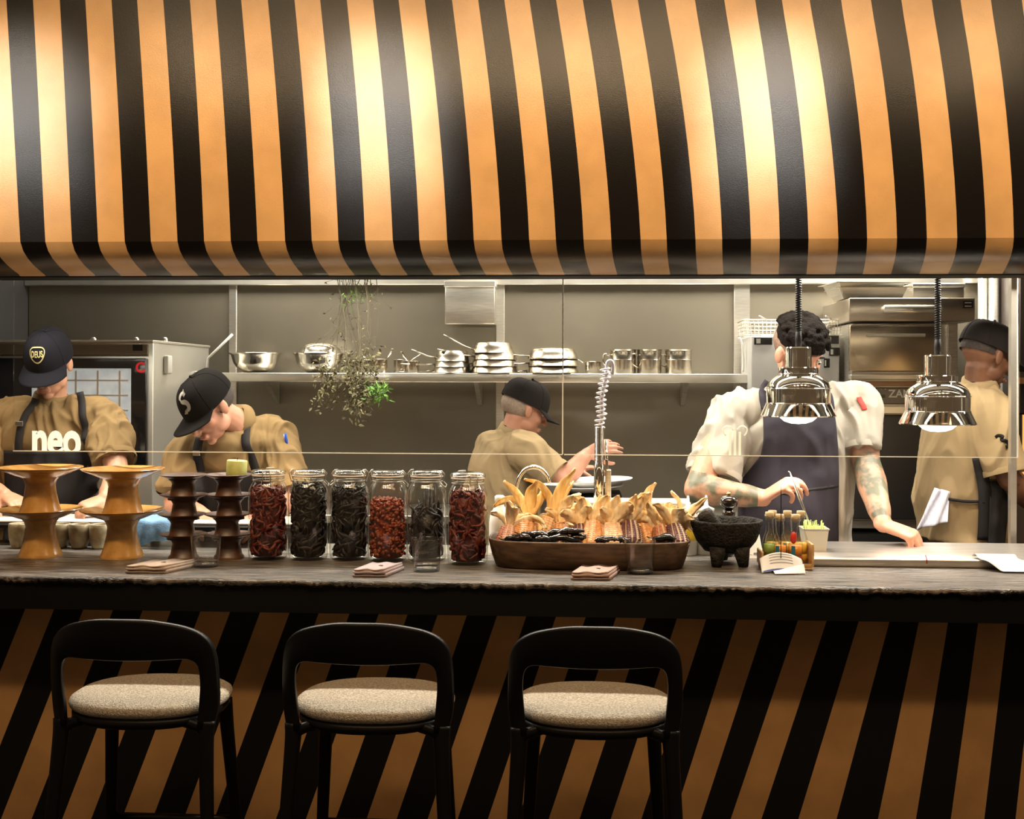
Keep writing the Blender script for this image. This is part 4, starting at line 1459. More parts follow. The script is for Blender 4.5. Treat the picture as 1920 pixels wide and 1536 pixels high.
lg.v = [V((p.x, 0, p.y)) + c for p in lg.v]
lg.build('red_logo', mat('red_logo', (.62, .012, .02), .4, emit=(.8, .02, .03), estr=.25), dr, o_)
c = at(258, 652, OY0 - .014)
MB().box(c, (.045, .003, .028)).build('rating_plate', BLACK, ov, o_)
for q, (px, pw) in enumerate(((175, 5), (255, 9), (309, 6))):
    c = at(px, 636, OY0 + (.05 if q < 2 else .25))
    MB().lathe([(0, -.02), (.014, -.02), (.014, .0), (.008, .008), (0, .01)], 16, c).build('vent_knob', STEELW, ov, o_)
c = V((ox1 + .012, OY0 + .16, at(312, 684, OY0 + .16).z))
MB().box(c, (.022, .06, .085), None, .005, seg=2).build('control_box', WHITE, ov, o_)
st_ = thing('oven_stand', ((ox0 + ox1) / 2, 2.0, 0), 'steel open stand carrying the combi oven', 'stand')
for x in (ox0 + .04, ox1 - .04):
    for y in (OY0 + .04, OY1 - .04):
        MB().box2((x - .02, y - .02, 0), (x + .02, y + .02, .618)).build('leg', STEEL, st_, ((ox0 + ox1) / 2, 2.0, 0))
MB().box2((ox0 + .02, OY0 + .02, .25), (ox1 - .02, OY1 - .02, .28)).build('lower_shelf', STEEL, st_, ((ox0 + ox1) / 2, 2.0, 0))
# white lever rod beside the oven
LY = 2.2
a, b, c = at(388, 698, LY), at(390, 672, LY), at(436, 627, LY)
o_ = ((ox0 + ox1) / 2, 2.0, .6)
MB().tube([V((ox1, LY, a.z)), a, b, lerp(b, c, .03), c], [.006, .006, .006, .006, .007], 8).build('lever', WHITE, ov, o_)

# ---- dark back worktop under the shelf
wt = thing('back_worktop', (.2, 2.3, 0), 'black fronted worktop along the back wall under the shelf', 'worktop')
wx0_, wx1_ = at(420, 900, 2.02).x, at(1790, 900, 2.02).x
MB().box2((wx0_, 2.02, .88), (wx1_, YB - .04, .92), .003).build('steel_top', STEEL, wt, (.2, 2.3, 0))
nd = 6
MB().box2((wx0_, 2.08, .08), (wx1_, YB - .04, .878)).build('carcass', BLACK, wt, (.2, 2.3, 0))
for q in range(nd):
    xa, xb = lerp(wx0_, wx1_, q / nd), lerp(wx0_, wx1_, (q + 1) / nd)
    d_ = MB().box2((xa + .006, 2.055, .12), (xb - .006, 2.078, .86), .003).build('door', mat('dark_door_steel', (.045, .042, .04), .4, .6), wt, (.2, 2.3, 0))
    MB().tube([(xb - .05, 2.04, .60), (xb - .05, 2.04, .76)], .006, 8).build('handle', STEEL, d_, (.2, 2.3, 0))

# ---- right-hand appliances
# white machine behind the cook
MY0 = 2.15
m0, m1 = at(1408, 700, MY0).x, at(1574, 700, MY0).x
mz1, mz0 = at(1500, 629, MY0).z, .921
t = thing('white_machine', ((m0 + m1) / 2, MY0 + .2, mz0), 'white countertop machine with dark displays behind the cook in white', 'machine')
o_ = ((m0 + m1) / 2, MY0 + .2, mz0)
MB().box2((m0, MY0, mz0), (m1, MY0 + .36, mz1), .008, seg=2).build('machine_body', mat('machine_white', (.40, .39, .37), .4), t, o_)
for xa, xb, ya, yb in ((1414, 1448, 632, 647), (1550, 1573, 629, 645), (1555, 1575, 652, 668), (1545, 1556, 672, 690)):
    a, b = at(xa, yb, MY0 - .004), at(xb, ya, MY0 - .004)
    d_ = MB().box2((a.x, MY0 - .006, a.z), (b.x, MY0 + .002, b.z), .002).build('display', mat('dark_display', (.01, .012, .012), .15), t, o_)
    MB().box2((lerp(a.x, b.x, .12), MY0 - .0075, lerp(a.z, b.z, .2)), (lerp(a.x, b.x, .35), MY0 - .006, lerp(a.z, b.z, .8))).build('key', WHITE, d_, o_)
# wire baskets on top
for px0_, px1_, nm in ((1396, 1478, 'wire fryer basket on the white machine, left of the cook head'), (1530, 1588, 'wire fryer basket on the white machine, right of the cook head')):
    a, b = at(px0_, 628, MY0 + .05).x, at(px1_, 628, MY0 + .05).x
    z0, z1 = mz1 + .001, at(1430, 600, MY0 + .05).z
    t = thing('wire_basket', ((a + b) / 2, MY0 + .17, mz1), nm, 'basket', 'wire baskets on the white machine')
    o_ = ((a + b) / 2, MY0 + .17, mz1)
    f_ = MB()
    y0, y1 = MY0 + .04, MY0 + .30
    for z, g in ((z0 + .003, .012), (z1, 0)):
        f_.tube([(a + g, y0 + g, z), (b - g, y0 + g, z), (b - g, y1 - g, z), (a + g, y1 - g, z)], .004 if g == 0 else .0025, 6, closed=True)
    f_.build('rim', STEELW, t, o_)
    wv = MB()
    N = 10
    for q in range(N + 1):
        x = lerp(a, b, q / N)
        wv.tube([(x, y0, z1), (lerp(x, (a + b) / 2, .1), y0 + .012, z0 + .003), (lerp(x, (a + b) / 2, .1), y1 - .012, z0 + .003), (x, y1, z1)], .0013, 5)
    for q in range(4):
        z = lerp(z0 + .006, z1, q / 4)
        wv.tube([(a, y0, z), (b, y0, z), (b, y1, z), (a, y1, z)], .0012, 5, closed=True)
    wv.build('wire_mesh', STEEL, t, o_)
    MB().tube([((a + b) / 2, y0, z1), ((a + b) / 2 - .03, y0 - .05, z1 + .01), ((a + b) / 2 - .05, y0 - .10, z1 + .012)], .004, 6).build('handle', STEELW, t, o_)
# wall socket cable at left of the machine
a, b, c, d = at(1386, 633, 2.3), at(1391, 645, 2.3), at(1394, 675, 2.3), at(1393, 698, 2.3)
tag(MB().tube(crom([a, b, c, d], 5), .005, 8).build('white_cable', WHITE, loc=tuple(d), org=tuple(d)), 'white cable hanging from the wall above the shelf end', 'cable')

# oven stack at the right
SY0 = 1.98
s0, s1 = at(1590, 650, SY0).x, at(1826, 650, SY0).x
t = thing('oven_stack', ((s0 + s1) / 2, SY0 + .3, .92), 'steel toaster oven stack with a drawer on top at the right', 'oven')
o_ = ((s0 + s1) / 2, SY0 + .3, .92)
z_ = lambda py: at(1700, py, SY0).z
MB().box2((s0 + .02, SY0 + .02, .921), (s1 - .10, YB - .04, z_(606)), .003).build('stack_body', STEEL, t, o_)
dr = MB().box2((s0, SY0 - .02, z_(603)), (s1, YB - .04, z_(559)), .006, seg=2).build('drawer', mat('drawer_steel', (.46, .40, .32), .30, .9, var=.08, vscale=6), t, o_)
a, b = at(1656, 580, SY0 - .05), at(1766, 580, SY0 - .05)
MB().tube([a + V((0, 0, 0)), lerp(a, b, .02), lerp(a, b, .98), b], [(.004, .010), (.012, .020), (.012, .020), (.004, .010)], 14, side=(0, 1, 0)).build('handle', STEELW, dr, o_)
c = at(1815, 571, SY0 - .022)
MB().box(c, (.045, .003, .034)).build('rating_plate', BLACK, dr, o_)
for q in range(2):
    MB().box(c + V((0, -.002, .008 - .016 * q)), (.03, .002, .004)).build('plate_line', WHITE, dr, o_)
a, b = at(1592, 700, SY0), at(1760, 608, SY0)
dd = MB().box2((a.x, SY0 - .015, z_(697)), (b.x, SY0 + .02, z_(610)), .006, seg=2).build('door', mat('door_bronze_steel', (.48, .39, .28), .26, .95, var=.1, vscale=5), t, o_)
MB().box2((lerp(a.x, b.x, .18), SY0 - .021, z_(632)), (lerp(a.x, b.x, .84), SY0 - .014, z_(626)), .002).build('door_lip', STEELW, dd, o_)
MB().box2((a.x, SY0 - .03, z_(712)), (b.x + .02, SY0 + .02, z_(703)), .003).build('grill_rail', STEELW, t, o_)
MB().box2((a.x + .02, SY0 - .025, z_(724)), (b.x + .02, SY0 + .02, z_(716)), .002).build('grill_rail', mat('reddish_rail', (.30, .16, .09), .4, .7), t, o_)
pn = MB().box2((a.x, SY0 - .022, z_(758)), (b.x + .03, SY0 + .02, z_(727)), .004).build('control_panel', mat('control_grey', (.14, .125, .105), .35, .6), t, o_)
tx = text_mb('ZANUSSI', 20 / ppm(1700, SY0), 0, align='LEFT', bold=.001)
c = at(1666, 739, SY0 - .0235)
tx.v = [V((p.x, 0, p.y)) + c for p in tx.v]
tx.build('brand_lettering', WHITE, pn, o_)
for q, px in enumerate((1626, 1638, 1655)):
    c = at(px, 743, SY0 - .024)
    if q < 2:
        MB().lathe([(.007, 0), (.009, 0), (.009, .002), (.007, .002), (.007, 0)], 14, c, Matrix.Rotation(PI / 2, 3, 'X')).build('button_ring', STEELW, pn, o_)
    else:
        MB().box(c, (.022, .002, .014)).build('display', mat('dark_display', (.01, .01, .01), .2), pn, o_)
for px in (1652, 1660):
    MB().ell(at(px, 729.5, SY0 - .024), .0025, nu=8, nv=6).build('indicator', WHITE, pn, o_)
MB().box2((a.x + .01, SY0 - .04, z_(776)), (s1 - .06, SY0 + .1, z_(762)), .003).build('lower_ledge', STEELW, t, o_)
MB().box2((a.x + .02, SY0 + .0, .93), (s1 - .10, SY0 + .019, z_(778)), .003).build('lower_front', mat('dark_door_steel', (.045, .042, .04), .4, .6), t, o_)
MB().box2((s1 - .12, SY0 - .005, z_(900)), (s1 - .075, SY0 + .05, z_(606)), .003).build('side_post', STEEL, t, o_)
# trays and box on top
t2 = thing('steel_tray', (at(1632, 558, SY0 + .1).x, SY0 + .16, z_(558)), 'x', 'tray', 'steel trays piled on the oven stack')
w = 62 / ppm(1632, SY0 + .1)


def tray_mb(w, d, h):
    vs = []
    for s, z in ((.86, 0), (1, h), (1.13, h), (1.13, h + .003), (.98, h + .003), (.84, .004)):
        for (p, q) in ((-1, -1), (1, -1), (1, 1), (-1, 1)):
            vs.append(V((p * w * s, q * d * s, z)))
    fs = [[j * 4 + k, j * 4 + (k + 1) % 4, (j + 1) * 4 + (k + 1) % 4, (j + 1) * 4 + k] for j in range(5) for k in range(4)] + [[3, 2, 1, 0], [20, 21, 22, 23]]
    m_ = MB()
    m_.add(vs, fs, 0, False)
    return m_


tray_mb(w, .12, .05).build('tray_shell', STEELW, t2)
t2['label'] = 'lower steel tray on the oven stack'
dup(t2, (t2.location.x - .02, t2.location.y, t2.location.z + .022), 'upper steel tray on the oven stack', rz=.12)
a, b = at(1712, 558, SY0 + .15), at(1808, 531, SY0 + .15)
t = thing('steel_bin', ((a.x + b.x) / 2, SY0 + .25, z_(558)), 'deep steel bin on the oven stack under the canopy', 'bin')
MB().box2((a.x, SY0 + .15, z_(558)), (b.x, SY0 + .34, b.z), .004, seg=2).build('bin_body', STEEL, t, ((a.x + b.x) / 2, SY0 + .25, z_(558)))
MB().box2((a.x - .005, SY0 + .145, b.z - .02), (b.x + .005, SY0 + .345, b.z), .003).build('rim', STEELW, t, ((a.x + b.x) / 2, SY0 + .25, z_(558)))
# pipes at the right
for k, (px, r) in enumerate(((1842, .022), (1862, .03), (1884, .018))):
    x = at(px, 600, 2.45).x
    tag(MB().tube([(x, 2.45, 0), (x, 2.45, 1.0), (x, 2.45, 2.599)], r, 16).build('steel_pipe', STEELW if k != 1 else STEEL, loc=(x, 2.45, 0), org=(x, 2.45, 0)), ('thin steel wall pipe right of the oven stack', 'thick steel wall pipe behind the cook at the right', 'thin steel wall pipe nearest the wood oven')[k], 'pipe', 'steel pipes on the back wall')
a = at(1880, 740, 2.42)
tag(MB().box2((a.x - .05, 2.412, a.z - .16), (a.x + .045, 2.418, a.z + .16)).build('paper_roll_sheet', PAPER, loc=(a.x, 2.418, a.z - .16), org=(a.x, 2.418, a.z - .16)), 'white paper sheet hanging behind the cook at the right', 'paper')
# wood-fired oven at the far right with glowing mouth
WY = 2.2
wx = at(1909, 800, WY).x
t = thing('wood_oven', (wx + .4, 2.35, 0), 'dark wood oven with an orange glowing mouth at the right edge', 'oven')
o_ = (wx + .4, 2.35, 0)
za_, zb_ = at(1915, 905, WY).z, at(1915, 778, WY).z
BRD = mat('oven_brick_dark', (.05, .03, .02), .7)
MB().box2((wx, WY, 0), (wx + .75, 2.55, za_), .01).build('base', BRD, t, o_)
MB().box2((wx, WY, zb_), (wx + .75, 2.55, 2.4), .01).build('hood', mat('oven_hood_dark', (.035, .025, .02), .5), t, o_)
MB().box2((wx, 2.5, za_), (wx + .75, 2.55, zb_)).build('fire_back', mat('fire_glow', (.6, .2, .05), .8, emit=(1.0, .33, .07), estr=1.6, col2=(.9, .4, .1), vscale=4), t, o_)
MB().box2((wx + .70, WY, za_), (wx + .75, 2.5, zb_)).build('cheek', BRD, t, o_)
MB().box2((wx, WY, za_), (wx + .02, 2.5, zb_)).build('cheek', BRD, t, o_)
MB().box2((wx, WY - .02, zb_ + .15), (wx + .75, WY, zb_ + .18)).build('shelf_edge', mat('warm_edge', (.5, .25, .1), .4, .5), t, o_)
# steel post at the right
a, b = at(1896, 700, 1.0).x, at(1907, 700, 1.0).x
tag(MB().box2((a, 1.0, 0), (b, 1.03, 2.598)).build('trim_1', STEELW), 'slim steel post at the right end of the kitchen', kind='structure')

# ---- white lidded bin, wire rack, taps on the kitchen-side cabinet
BY = .66
a, b = at(1083, 970, BY).x, at(1296, 970, BY).x
z1 = at(1180, 941, BY).z
t = thing('white_food_bin', ((a + b) / 2, BY + .07, ZC), 'long white plastic food bin with a lip behind the corn tray', 'bin')
o_ = ((a + b) / 2, BY + .07, ZC)
MB().box2((a + .01, BY + .004, ZC), (b - .01, BY + .14, z1 - .016), .012, seg=3).build('bin_body', mat('cream_plastic', (.34, .32, .27), .5), t, o_)
MB().box2((a, BY - .003, z1 - .022), (b, BY + .147, z1), .007, seg=3).build('lid', mat('cream_plastic_lid', (.40, .375, .32), .45), t, o_)
a, b = at(1026, 970, BY).x, at(1076, 970, BY).x
t = thing('wire_plate_rack', ((a + b) / 2, BY + .08, ZC), 'small white wire plate rack beside the food bin', 'rack')
o_ = ((a + b) / 2, BY + .08, ZC)
z1 = at(1050, 947, BY).z
for q in range(9):
    x = lerp(a, b, q / 8)
    MB().tube([(x, BY + .02, ZC + .003), (x, BY + .02, z1), (x, BY + .03, z1 + .004), (x, BY + .12, z1 - .01), (x, BY + .12, ZC + .003)], .0022, 6).build('wire', WHITE, t, o_)
MB().tube([(a, BY + .02, ZC + .05), (b, BY + .02, ZC + .05)], .003, 6).build('rail', WHITE, t, o_)
MB().tube([(a, BY + .02, ZC + .003), (b, BY + .02, ZC + .003), (b, BY + .12, ZC + .003), (a, BY + .12, ZC + .003)], .003, 6, closed=True).build('base_frame', WHITE, t, o_)
# gooseneck tap
TY = .735
pts = [at(967, 1035, TY)] + [at(x, y, TY) for x, y in ((967, 980), (967, 930), (971, 903), (982, 884), (998, 876), (1014, 880), (1025, 892), (1030, 906))]
pts[0].z = ZC
o_ = tuple(pts[0])
t = thing('gooseneck_tap', o_, 'slim chrome gooseneck tap behind the corn tray', 'tap')
MB().tube(crom(pts, 5), .0085, 12).build('spout', CHROME, t, o_)
MB().lathe([(0, 0), (.024, 0), (.024, .006), (.016, .012), (.016, .04), (.010, .05), (0, .05)], 20).build('tap_base', CHROME, t)
MB().box2((.02, -.012, .06), (.055, .012, .105), .003).build('valve_block', CHROME, t)
# pre-rinse hose column
RY = .70
bx_ = at(1123, 970, RY)
t = thing('rinse_hose_tap', (bx_.x, RY, ZC), 'tall chrome rinse tap with a coiled clear hose at its top', 'tap')
z1, z2 = at(1123, 872, RY).z - ZC, at(1123, 802, RY).z - ZC
MB().lathe([(0, 0), (.030, 0), (.030, .008), (.020, .014), (.020, .05), (0, .05)], 24).build('tap_base', CHROME, t)
MB().lathe([(0, .05), (.019, .05), (.019, z1), (.0165, z1 + .004), (.0165, z2), (.014, z2 + .004), (0, z2 + .004)], 24).build('column', CHROME, t)
MB().tube([(.026, -.004, .04), (.027, -.004, z1 * .6), (.028, -.002, z1 + .01), (.024, 0, z2 * .9)], [.006, .006, .0055, .005], 10).build('side_pipe', CHROME, t)
MB().box2((.026, -.014, z1 * .55), (.044, .014, z1 * .95), .003).build('bracket', STEEL, t)
z3 = at(1133, 690, RY).z - ZC
HOSE = mat('clear_hose', (.62, .58, .60), .18, .55)
cen = lambda s: V((.002 + .022 * s + .004 * math.sin(s * 9), 0, lerp(z2, z3, s)))
coil = []
turns = 13
for q in range(turns * 14 + 1):
    s = q / (turns * 14)
    a = 2 * PI * q / 14
    rr = .0165 + .007 * math.sin(q * .37) * math.sin(q * .083)
    coil.append(cen(s) + V((rr * math.cos(a), rr * math.sin(a), .0)))
MB().tube(coil, .0034, 7).build('coiled_hose', HOSE, t)
MB().tube([cen(k / 12) for k in range(13)], .0075, 10).build('inner_hose', HOSE, t)
top = cen(1)
MB().tube(crom([top, top + V((.004, 0, .02)), top + V((.016, .004, .026)), top + V((.024, .006, .01)), top + V((.022, .01, -.03))], 5), .0065, 9).build('hose_loop', HOSE, t)

# ---- trolley with plates before the walking cook
t = thing('steel_trolley', (at(1100, 980, 1.45).x, 1.5, 0), 'black trolley under the white plates beside the walking cook', 'trolley')
xa, xb = at(1045, 960, 1.42).x, at(1165, 960, 1.42).x
ztp = at(1100, 925, 1.42).z
o_ = (at(1100, 980, 1.45).x, 1.5, 0)
MB().box2((xa, 1.36, ztp - .02), (xb, 1.60, ztp), .003).build('top', BLACK, t, o_)
for x in (xa + .015, xb - .015):
    for y in (1.375, 1.585):
        MB().box2((x - .012, y - .012, 0), (x + .012, y + .012, ztp - .02)).build('post', BLACK, t, o_)
MB().box2((xa, 1.37, .3), (xb, 1.59, .32)).build('lower_shelf', BLACK, t, o_)
PLM = mat('white_china', (.74, .73, .70), .2, spec=.5)
pl = tag(MB().lathe([(0, 0), (.085, 0), (.09, .004), (.145, .018), (.158, .026), (.159, .029), (.150, .025), (.09, .009), (0, .007)], 44).build('dinner_plate', PLM, loc=((xa + xb) / 2 - .01, 1.48, ztp + .001)), 'lower white plate on the trolley beside the walking cook', 'plate', 'white plates on the trolley')
pl.rotation_euler = (0, -.03, 0)
dup(pl, ((xa + xb) / 2 + .03, 1.49, ztp + .026), 'upper white plate on the trolley beside the walking cook', rot=(0, -.05, 0))
a = at(1040, 930, 1.30)
t = thing('steel_insert', (a.x, 1.27, ZC - .06), 'small steel container left of the trolley plates', 'container')
MB().lathe([(0, 0), (.055, 0), (.06, .01), (.062, a.z - ZC + .11), (.067, a.z - ZC + .112), (.058, a.z - ZC + .11), (.056, .012), (0, .01)], 28).build('container_wall', STEEL, t)
t = thing('side_stand', (a.x, 1.27, 0), 'narrow steel stand under the small steel container', 'stand')
MB().box2((-.08, -.08, ZC - .085), (.08, .08, ZC - .061), .003).build('top', STEEL, t)
for sx_ in (-1, 1):
    for sy_ in (-1, 1):
        MB().box2((sx_ * .07 - .01, sy_ * .07 - .01, 0), (sx_ * .07 + .01, sy_ * .07 + .01, ZC - .085)).build('leg', STEEL, t)

# ================================================================== heat lamps
LYY = .70
BULB = mat('lamp_diffuser', (.9, .88, .84), .3, emit=(1.0, .90, .78), estr=5.0)


def heat_lamp(px, pyb, label):
    k = ppm(px, LYY)
    zb = at(px, pyb, LYY).z
    x = at(px, 700, LYY).x
    S = lambda q: q / k
    t = thing('heat_lamp', (x, LYY, zb), label, 'heat lamp', 'chrome heat lamps over the pass')
    pr = [(69, 0), (70, 2), (69, 4), (60.5, 22), (58.5, 25), (58.5, 52), (57.5, 58), (54, 65), (48, 71), (42, 75), (37, 78), (36.5, 79), (36.5, 91), (35, 92), (24, 92), (24, 128), (22.5, 130), (0, 130)]
    MB().lathe([(S(r), S(z)) for r, z in pr], 64).build('shade', CHROME, t, sharp=28)
    MB().lathe([(S(67), S(1)), (S(60), S(14)), (S(56), S(26)), (S(50), S(60)), (0, S(66))], 40).build('shade_lining', mat('lamp_lining', (.8, .78, .74), .35, .6), t)
    for z in (79.5, 52.5, 24.5):
        r = 37.5 if z > 70 else 59.5
        MB().lathe([(S(r), S(z - 1)), (S(r + 1.3), S(z)), (S(r), S(z + 1))], 48).build('bead', CHROME, t)
    MB().lathe([(0, S(-14)), (S(14), S(-13)), (S(26), S(-9)), (S(36), S(0)), (S(38), S(8)), (0, S(10))], 36).build('bulb', BULB, t)
    # coiled cord
    zc0, zc1 = S(130), HOOD_Z + .05 - zb
    MB().lathe([(0, zc0), (.011, zc0), (.0125, zc0 + .03), (.010, zc0 + .06), (0, zc0 + .06)], 16).build('cord_grip', RUBBER, t)
    coil = []
    n = int((zc1 - zc0 - .055) / .0085)
    for q in range(n * 10 + 1):
        a = 2 * PI * q / 10
        coil.append(V((.0085 * math.cos(a), .0085 * math.sin(a), zc0 + .055 + .0085 * q / 10)))
    MB().tube(coil, .0034, 6).build('coiled_cord', RUBBER, t)
    light('heat_lamp_light', 'SPOT', (x, LYY, zb - .035), 13, (1.0, .90, .78), (x, LYY, .9), spot_size=math.radians(125), spot_blend=.5, shadow_soft_size=.05)
    return t


heat_lamp(1497, 781, 'chrome heat lamp hanging in front of the cook in white')
heat_lamp(1758, 796, 'chrome heat lamp hanging at the right over the pass ledge')

# ================================================================== greenery reflected in the glass, modelled as a bunch behind it
HY = 1.0
hp = thing('reflected_greenery', (at(655, 540, HY).x, HY, HOOD_Z), 'plant reflected in the glass, modelled as a herb bunch hanging behind it', 'plant')
ho = (at(655, 540, HY).x, HY, HOOD_Z)
TWIG = mat('dry_twig', (.075, .06, .03), .8)
LF1 = mat('dry_leaf', (.05, .045, .015), .7, col2=(.15, .125, .05), vscale=30)
LF2 = mat('green_leaf', (.04, .12, .008), .6, col2=(.11, .24, .02), vscale=30)
rg = random.Random(21)
tw, lf, lg_ = MB(), MB(), MB()
ZTOP = HOOD_Z + .06


def leaf(mb, p, d, L, W):
    d = d.normalized()
    s = d.cross(V((rg.uniform(-1, 1), rg.uniform(-1, 1), rg.uniform(-1, 1)))).normalized()
    n_ = d.cross(s)
    vs = [p, p + d * L * .35 + s * W + n_ * W * .4, p + d * L + n_ * W * .3, p + d * L * .35 - s * W + n_ * W * .4, p + d * L * .4]
    mb.add(vs, [[0, 1, 4], [0, 4, 3], [1, 2, 4], [4, 2, 3]], 0, True)


for k in range(17):
    ex, ey = rg.uniform(592, 722), rg.uniform(705, 775)
    if k < 4:
        ex, ey = rg.uniform(655, 680), rg.uniform(760, 792)
    if ex > 690:
        ey = rg.uniform(690, 745)
    Yk = HY + rg.uniform(-.05, .06)
    s0_ = at(655 + rg.uniform(-35, 50), 520, Yk)
    s0_.z = ZTOP
    e0 = at(ex, ey, Yk)
    path = crom([s0_, lerp(s0_, e0, .35) + V((rg.uniform(-.03, .03), 0, 0)), lerp(s0_, e0, .7) + V((rg.uniform(-.05, .05), rg.uniform(-.03, .03), 0)), e0], 6)
    tw.tube(path, [lerp(.0016, .0009, q / (len(path) - 1)) for q in range(len(path))], 5)
    for q, p in enumerate(path):
        s = q / (len(path) - 1)
        if s < .74:
            if rg.random() < .35:
                e = p + V((rg.uniform(-.07, .07), rg.uniform(-.03, .03), rg.uniform(-.06, .02)))
                tw.tube([p, lerp(p, e, .5) + V((0, 0, .008)), e], .0008, 4)
                for _ in range(2):
                    leaf(lf, e, V((rg.uniform(-1, 1), rg.uniform(-1, 1), rg.uniform(-1, .4))), .012, .003)
            continue
        for _ in range(13):
            pp = p + V((rg.uniform(-.028, .028), rg.uniform(-.03, .03), rg.uniform(-.03, .03)))
            leaf(lf, pp, V((rg.uniform(-1, 1), rg.uniform(-1, 1), rg.uniform(-1.2, .2))), rg.uniform(.012, .026), rg.uniform(.003, .007))
for k in range(150):
    p = at(rg.gauss(702, 12), rg.gauss(736, 10), HY + rg.uniform(-.06, .02))
    leaf(lg_, p, V((rg.uniform(-1, 1), rg.uniform(-.5, .5), rg.uniform(-.8, .8))), rg.uniform(.018, .034), rg.uniform(.003, .006))
for k in range(60):
    p = at(rg.gauss(660, 18), rg.gauss(548, 12), HY + rg.uniform(-.05, .03))
    leaf(lg_, p, V((rg.uniform(-1, 1), rg.uniform(-.5, .5), rg.uniform(-.8, .5))), rg.uniform(.010, .020), rg.uniform(.002, .004))
tw.build('twigs', TWIG, hp, ho)
tag(lf.build('dry_leaves', LF1, hp, ho, fix=False), kind='stuff')
tag(lg_.build('green_leaves', LF2, hp, ho, fix=False), kind='stuff')
MB().tube([V((at(610, 520, HY).x, HY, ZTOP)), V((at(712, 520, HY).x, HY, ZTOP))], .006, 8).build('hanging_rod', STEEL, hp, ho)

# ================================================================== white reflections in the glass, modelled as prints on the panes
WREFL = reflection_mat('white_reflection', (.85, .85, .78))
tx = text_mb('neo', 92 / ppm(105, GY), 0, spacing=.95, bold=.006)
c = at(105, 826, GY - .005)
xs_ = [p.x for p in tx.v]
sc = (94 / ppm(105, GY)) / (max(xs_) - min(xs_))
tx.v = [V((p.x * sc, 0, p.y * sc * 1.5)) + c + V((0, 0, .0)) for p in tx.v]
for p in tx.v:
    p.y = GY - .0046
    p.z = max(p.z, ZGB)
tx.build('reflected_lettering', WREFL, G1, G1o)
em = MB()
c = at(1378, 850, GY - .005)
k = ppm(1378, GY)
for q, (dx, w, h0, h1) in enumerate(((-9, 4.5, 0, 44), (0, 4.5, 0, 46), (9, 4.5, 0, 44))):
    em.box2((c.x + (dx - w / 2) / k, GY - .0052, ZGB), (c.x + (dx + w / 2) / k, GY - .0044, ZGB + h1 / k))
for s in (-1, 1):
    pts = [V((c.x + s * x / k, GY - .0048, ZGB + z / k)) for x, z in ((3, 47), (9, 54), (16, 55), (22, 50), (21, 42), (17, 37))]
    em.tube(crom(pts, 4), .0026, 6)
em.build('reflected_crest', WREFL, G2, G2o)
# ================================================================== people
def remesh(mb, voxel, smooth=4, disp=None, name='figure'):
    me = mb.mesh(name, MATS['white_plastic'], fix=False)
    o = bpy.data.objects.new(name, me)
    COL.objects.link(o)
    m = o.modifiers.new('r', 'REMESH')
    m.mode = 'VOXEL'
    m.voxel_size = voxel
    m.use_smooth_shade = True
    if smooth:
        s = o.modifiers.new('s', 'SMOOTH')
        s.factor = .5
        s.iterations = smooth
    dg = bpy.context.evaluated_depsgraph_get()
    out = bpy.data.meshes.new_from_object(o.evaluated_get(dg))
    bpy.data.objects.remove(o)
    bpy.data.meshes.remove(me)
    if disp:
        out.calc_loop_triangles()
        nr = [v.normal.copy() for v in out.vertices]
        for v, n_ in zip(out.vertices, nr):
            v.co += n_ * disp(v.co, n_)
    return out


def put(me, name, mats, parent, org, label=None):
    me.transform(Matrix.Translation(-V(org)))
    me.materials.clear()
    for m in (mats if isinstance(mats, (list, tuple)) else [mats]):
        me.materials.append(m)
    o = bpy.data.objects.new(name, me)
    COL.objects.link(o)
    o.parent = parent
    if label:
        o['label'] = label
    return o


def limb(mb, pts, rad, side=None, seg=16, n=5, cap=True):
    """smooth tapered tube with rounded ends"""
    P = crom(pts, n)
    N = len(P)
    m = len(pts) - 1
    R = []
    for k in range(N):
        s = k / n
        i = min(m - 1, int(s))
        f = s - i
        f = f * f * (3 - 2 * f)
        a, b = rad[i], rad[i + 1]
        a = a if isinstance(a, tuple) else (a, a)
        b = b if isinstance(b, tuple) else (b, b)
        R.append((lerp(a[0], b[0], f), lerp(a[1], b[1], f)))
    if cap:
        t0, t1 = (P[0] - P[1]).normalized(), (P[-1] - P[-2]).normalized()
        r0, r1 = min(R[0]), min(R[-1])
        h0 = [(P[0] + t0 * r0 * math.sin(a), (R[0][0] * math.cos(a), R[0][1] * math.cos(a))) for a in (1.45, 1.05, .55)]
        h1 = [(P[-1] + t1 * r1 * math.sin(a), (R[-1][0] * math.cos(a), R[-1][1] * math.cos(a))) for a in (.55, 1.05, 1.45)]
        P = [h[0] for h in h0] + P + [h[0] for h in h1]
        R = [h[1] for h in h0] + R + [h[1] for h in h1]
    mb.tube(P, R, seg, side=side)


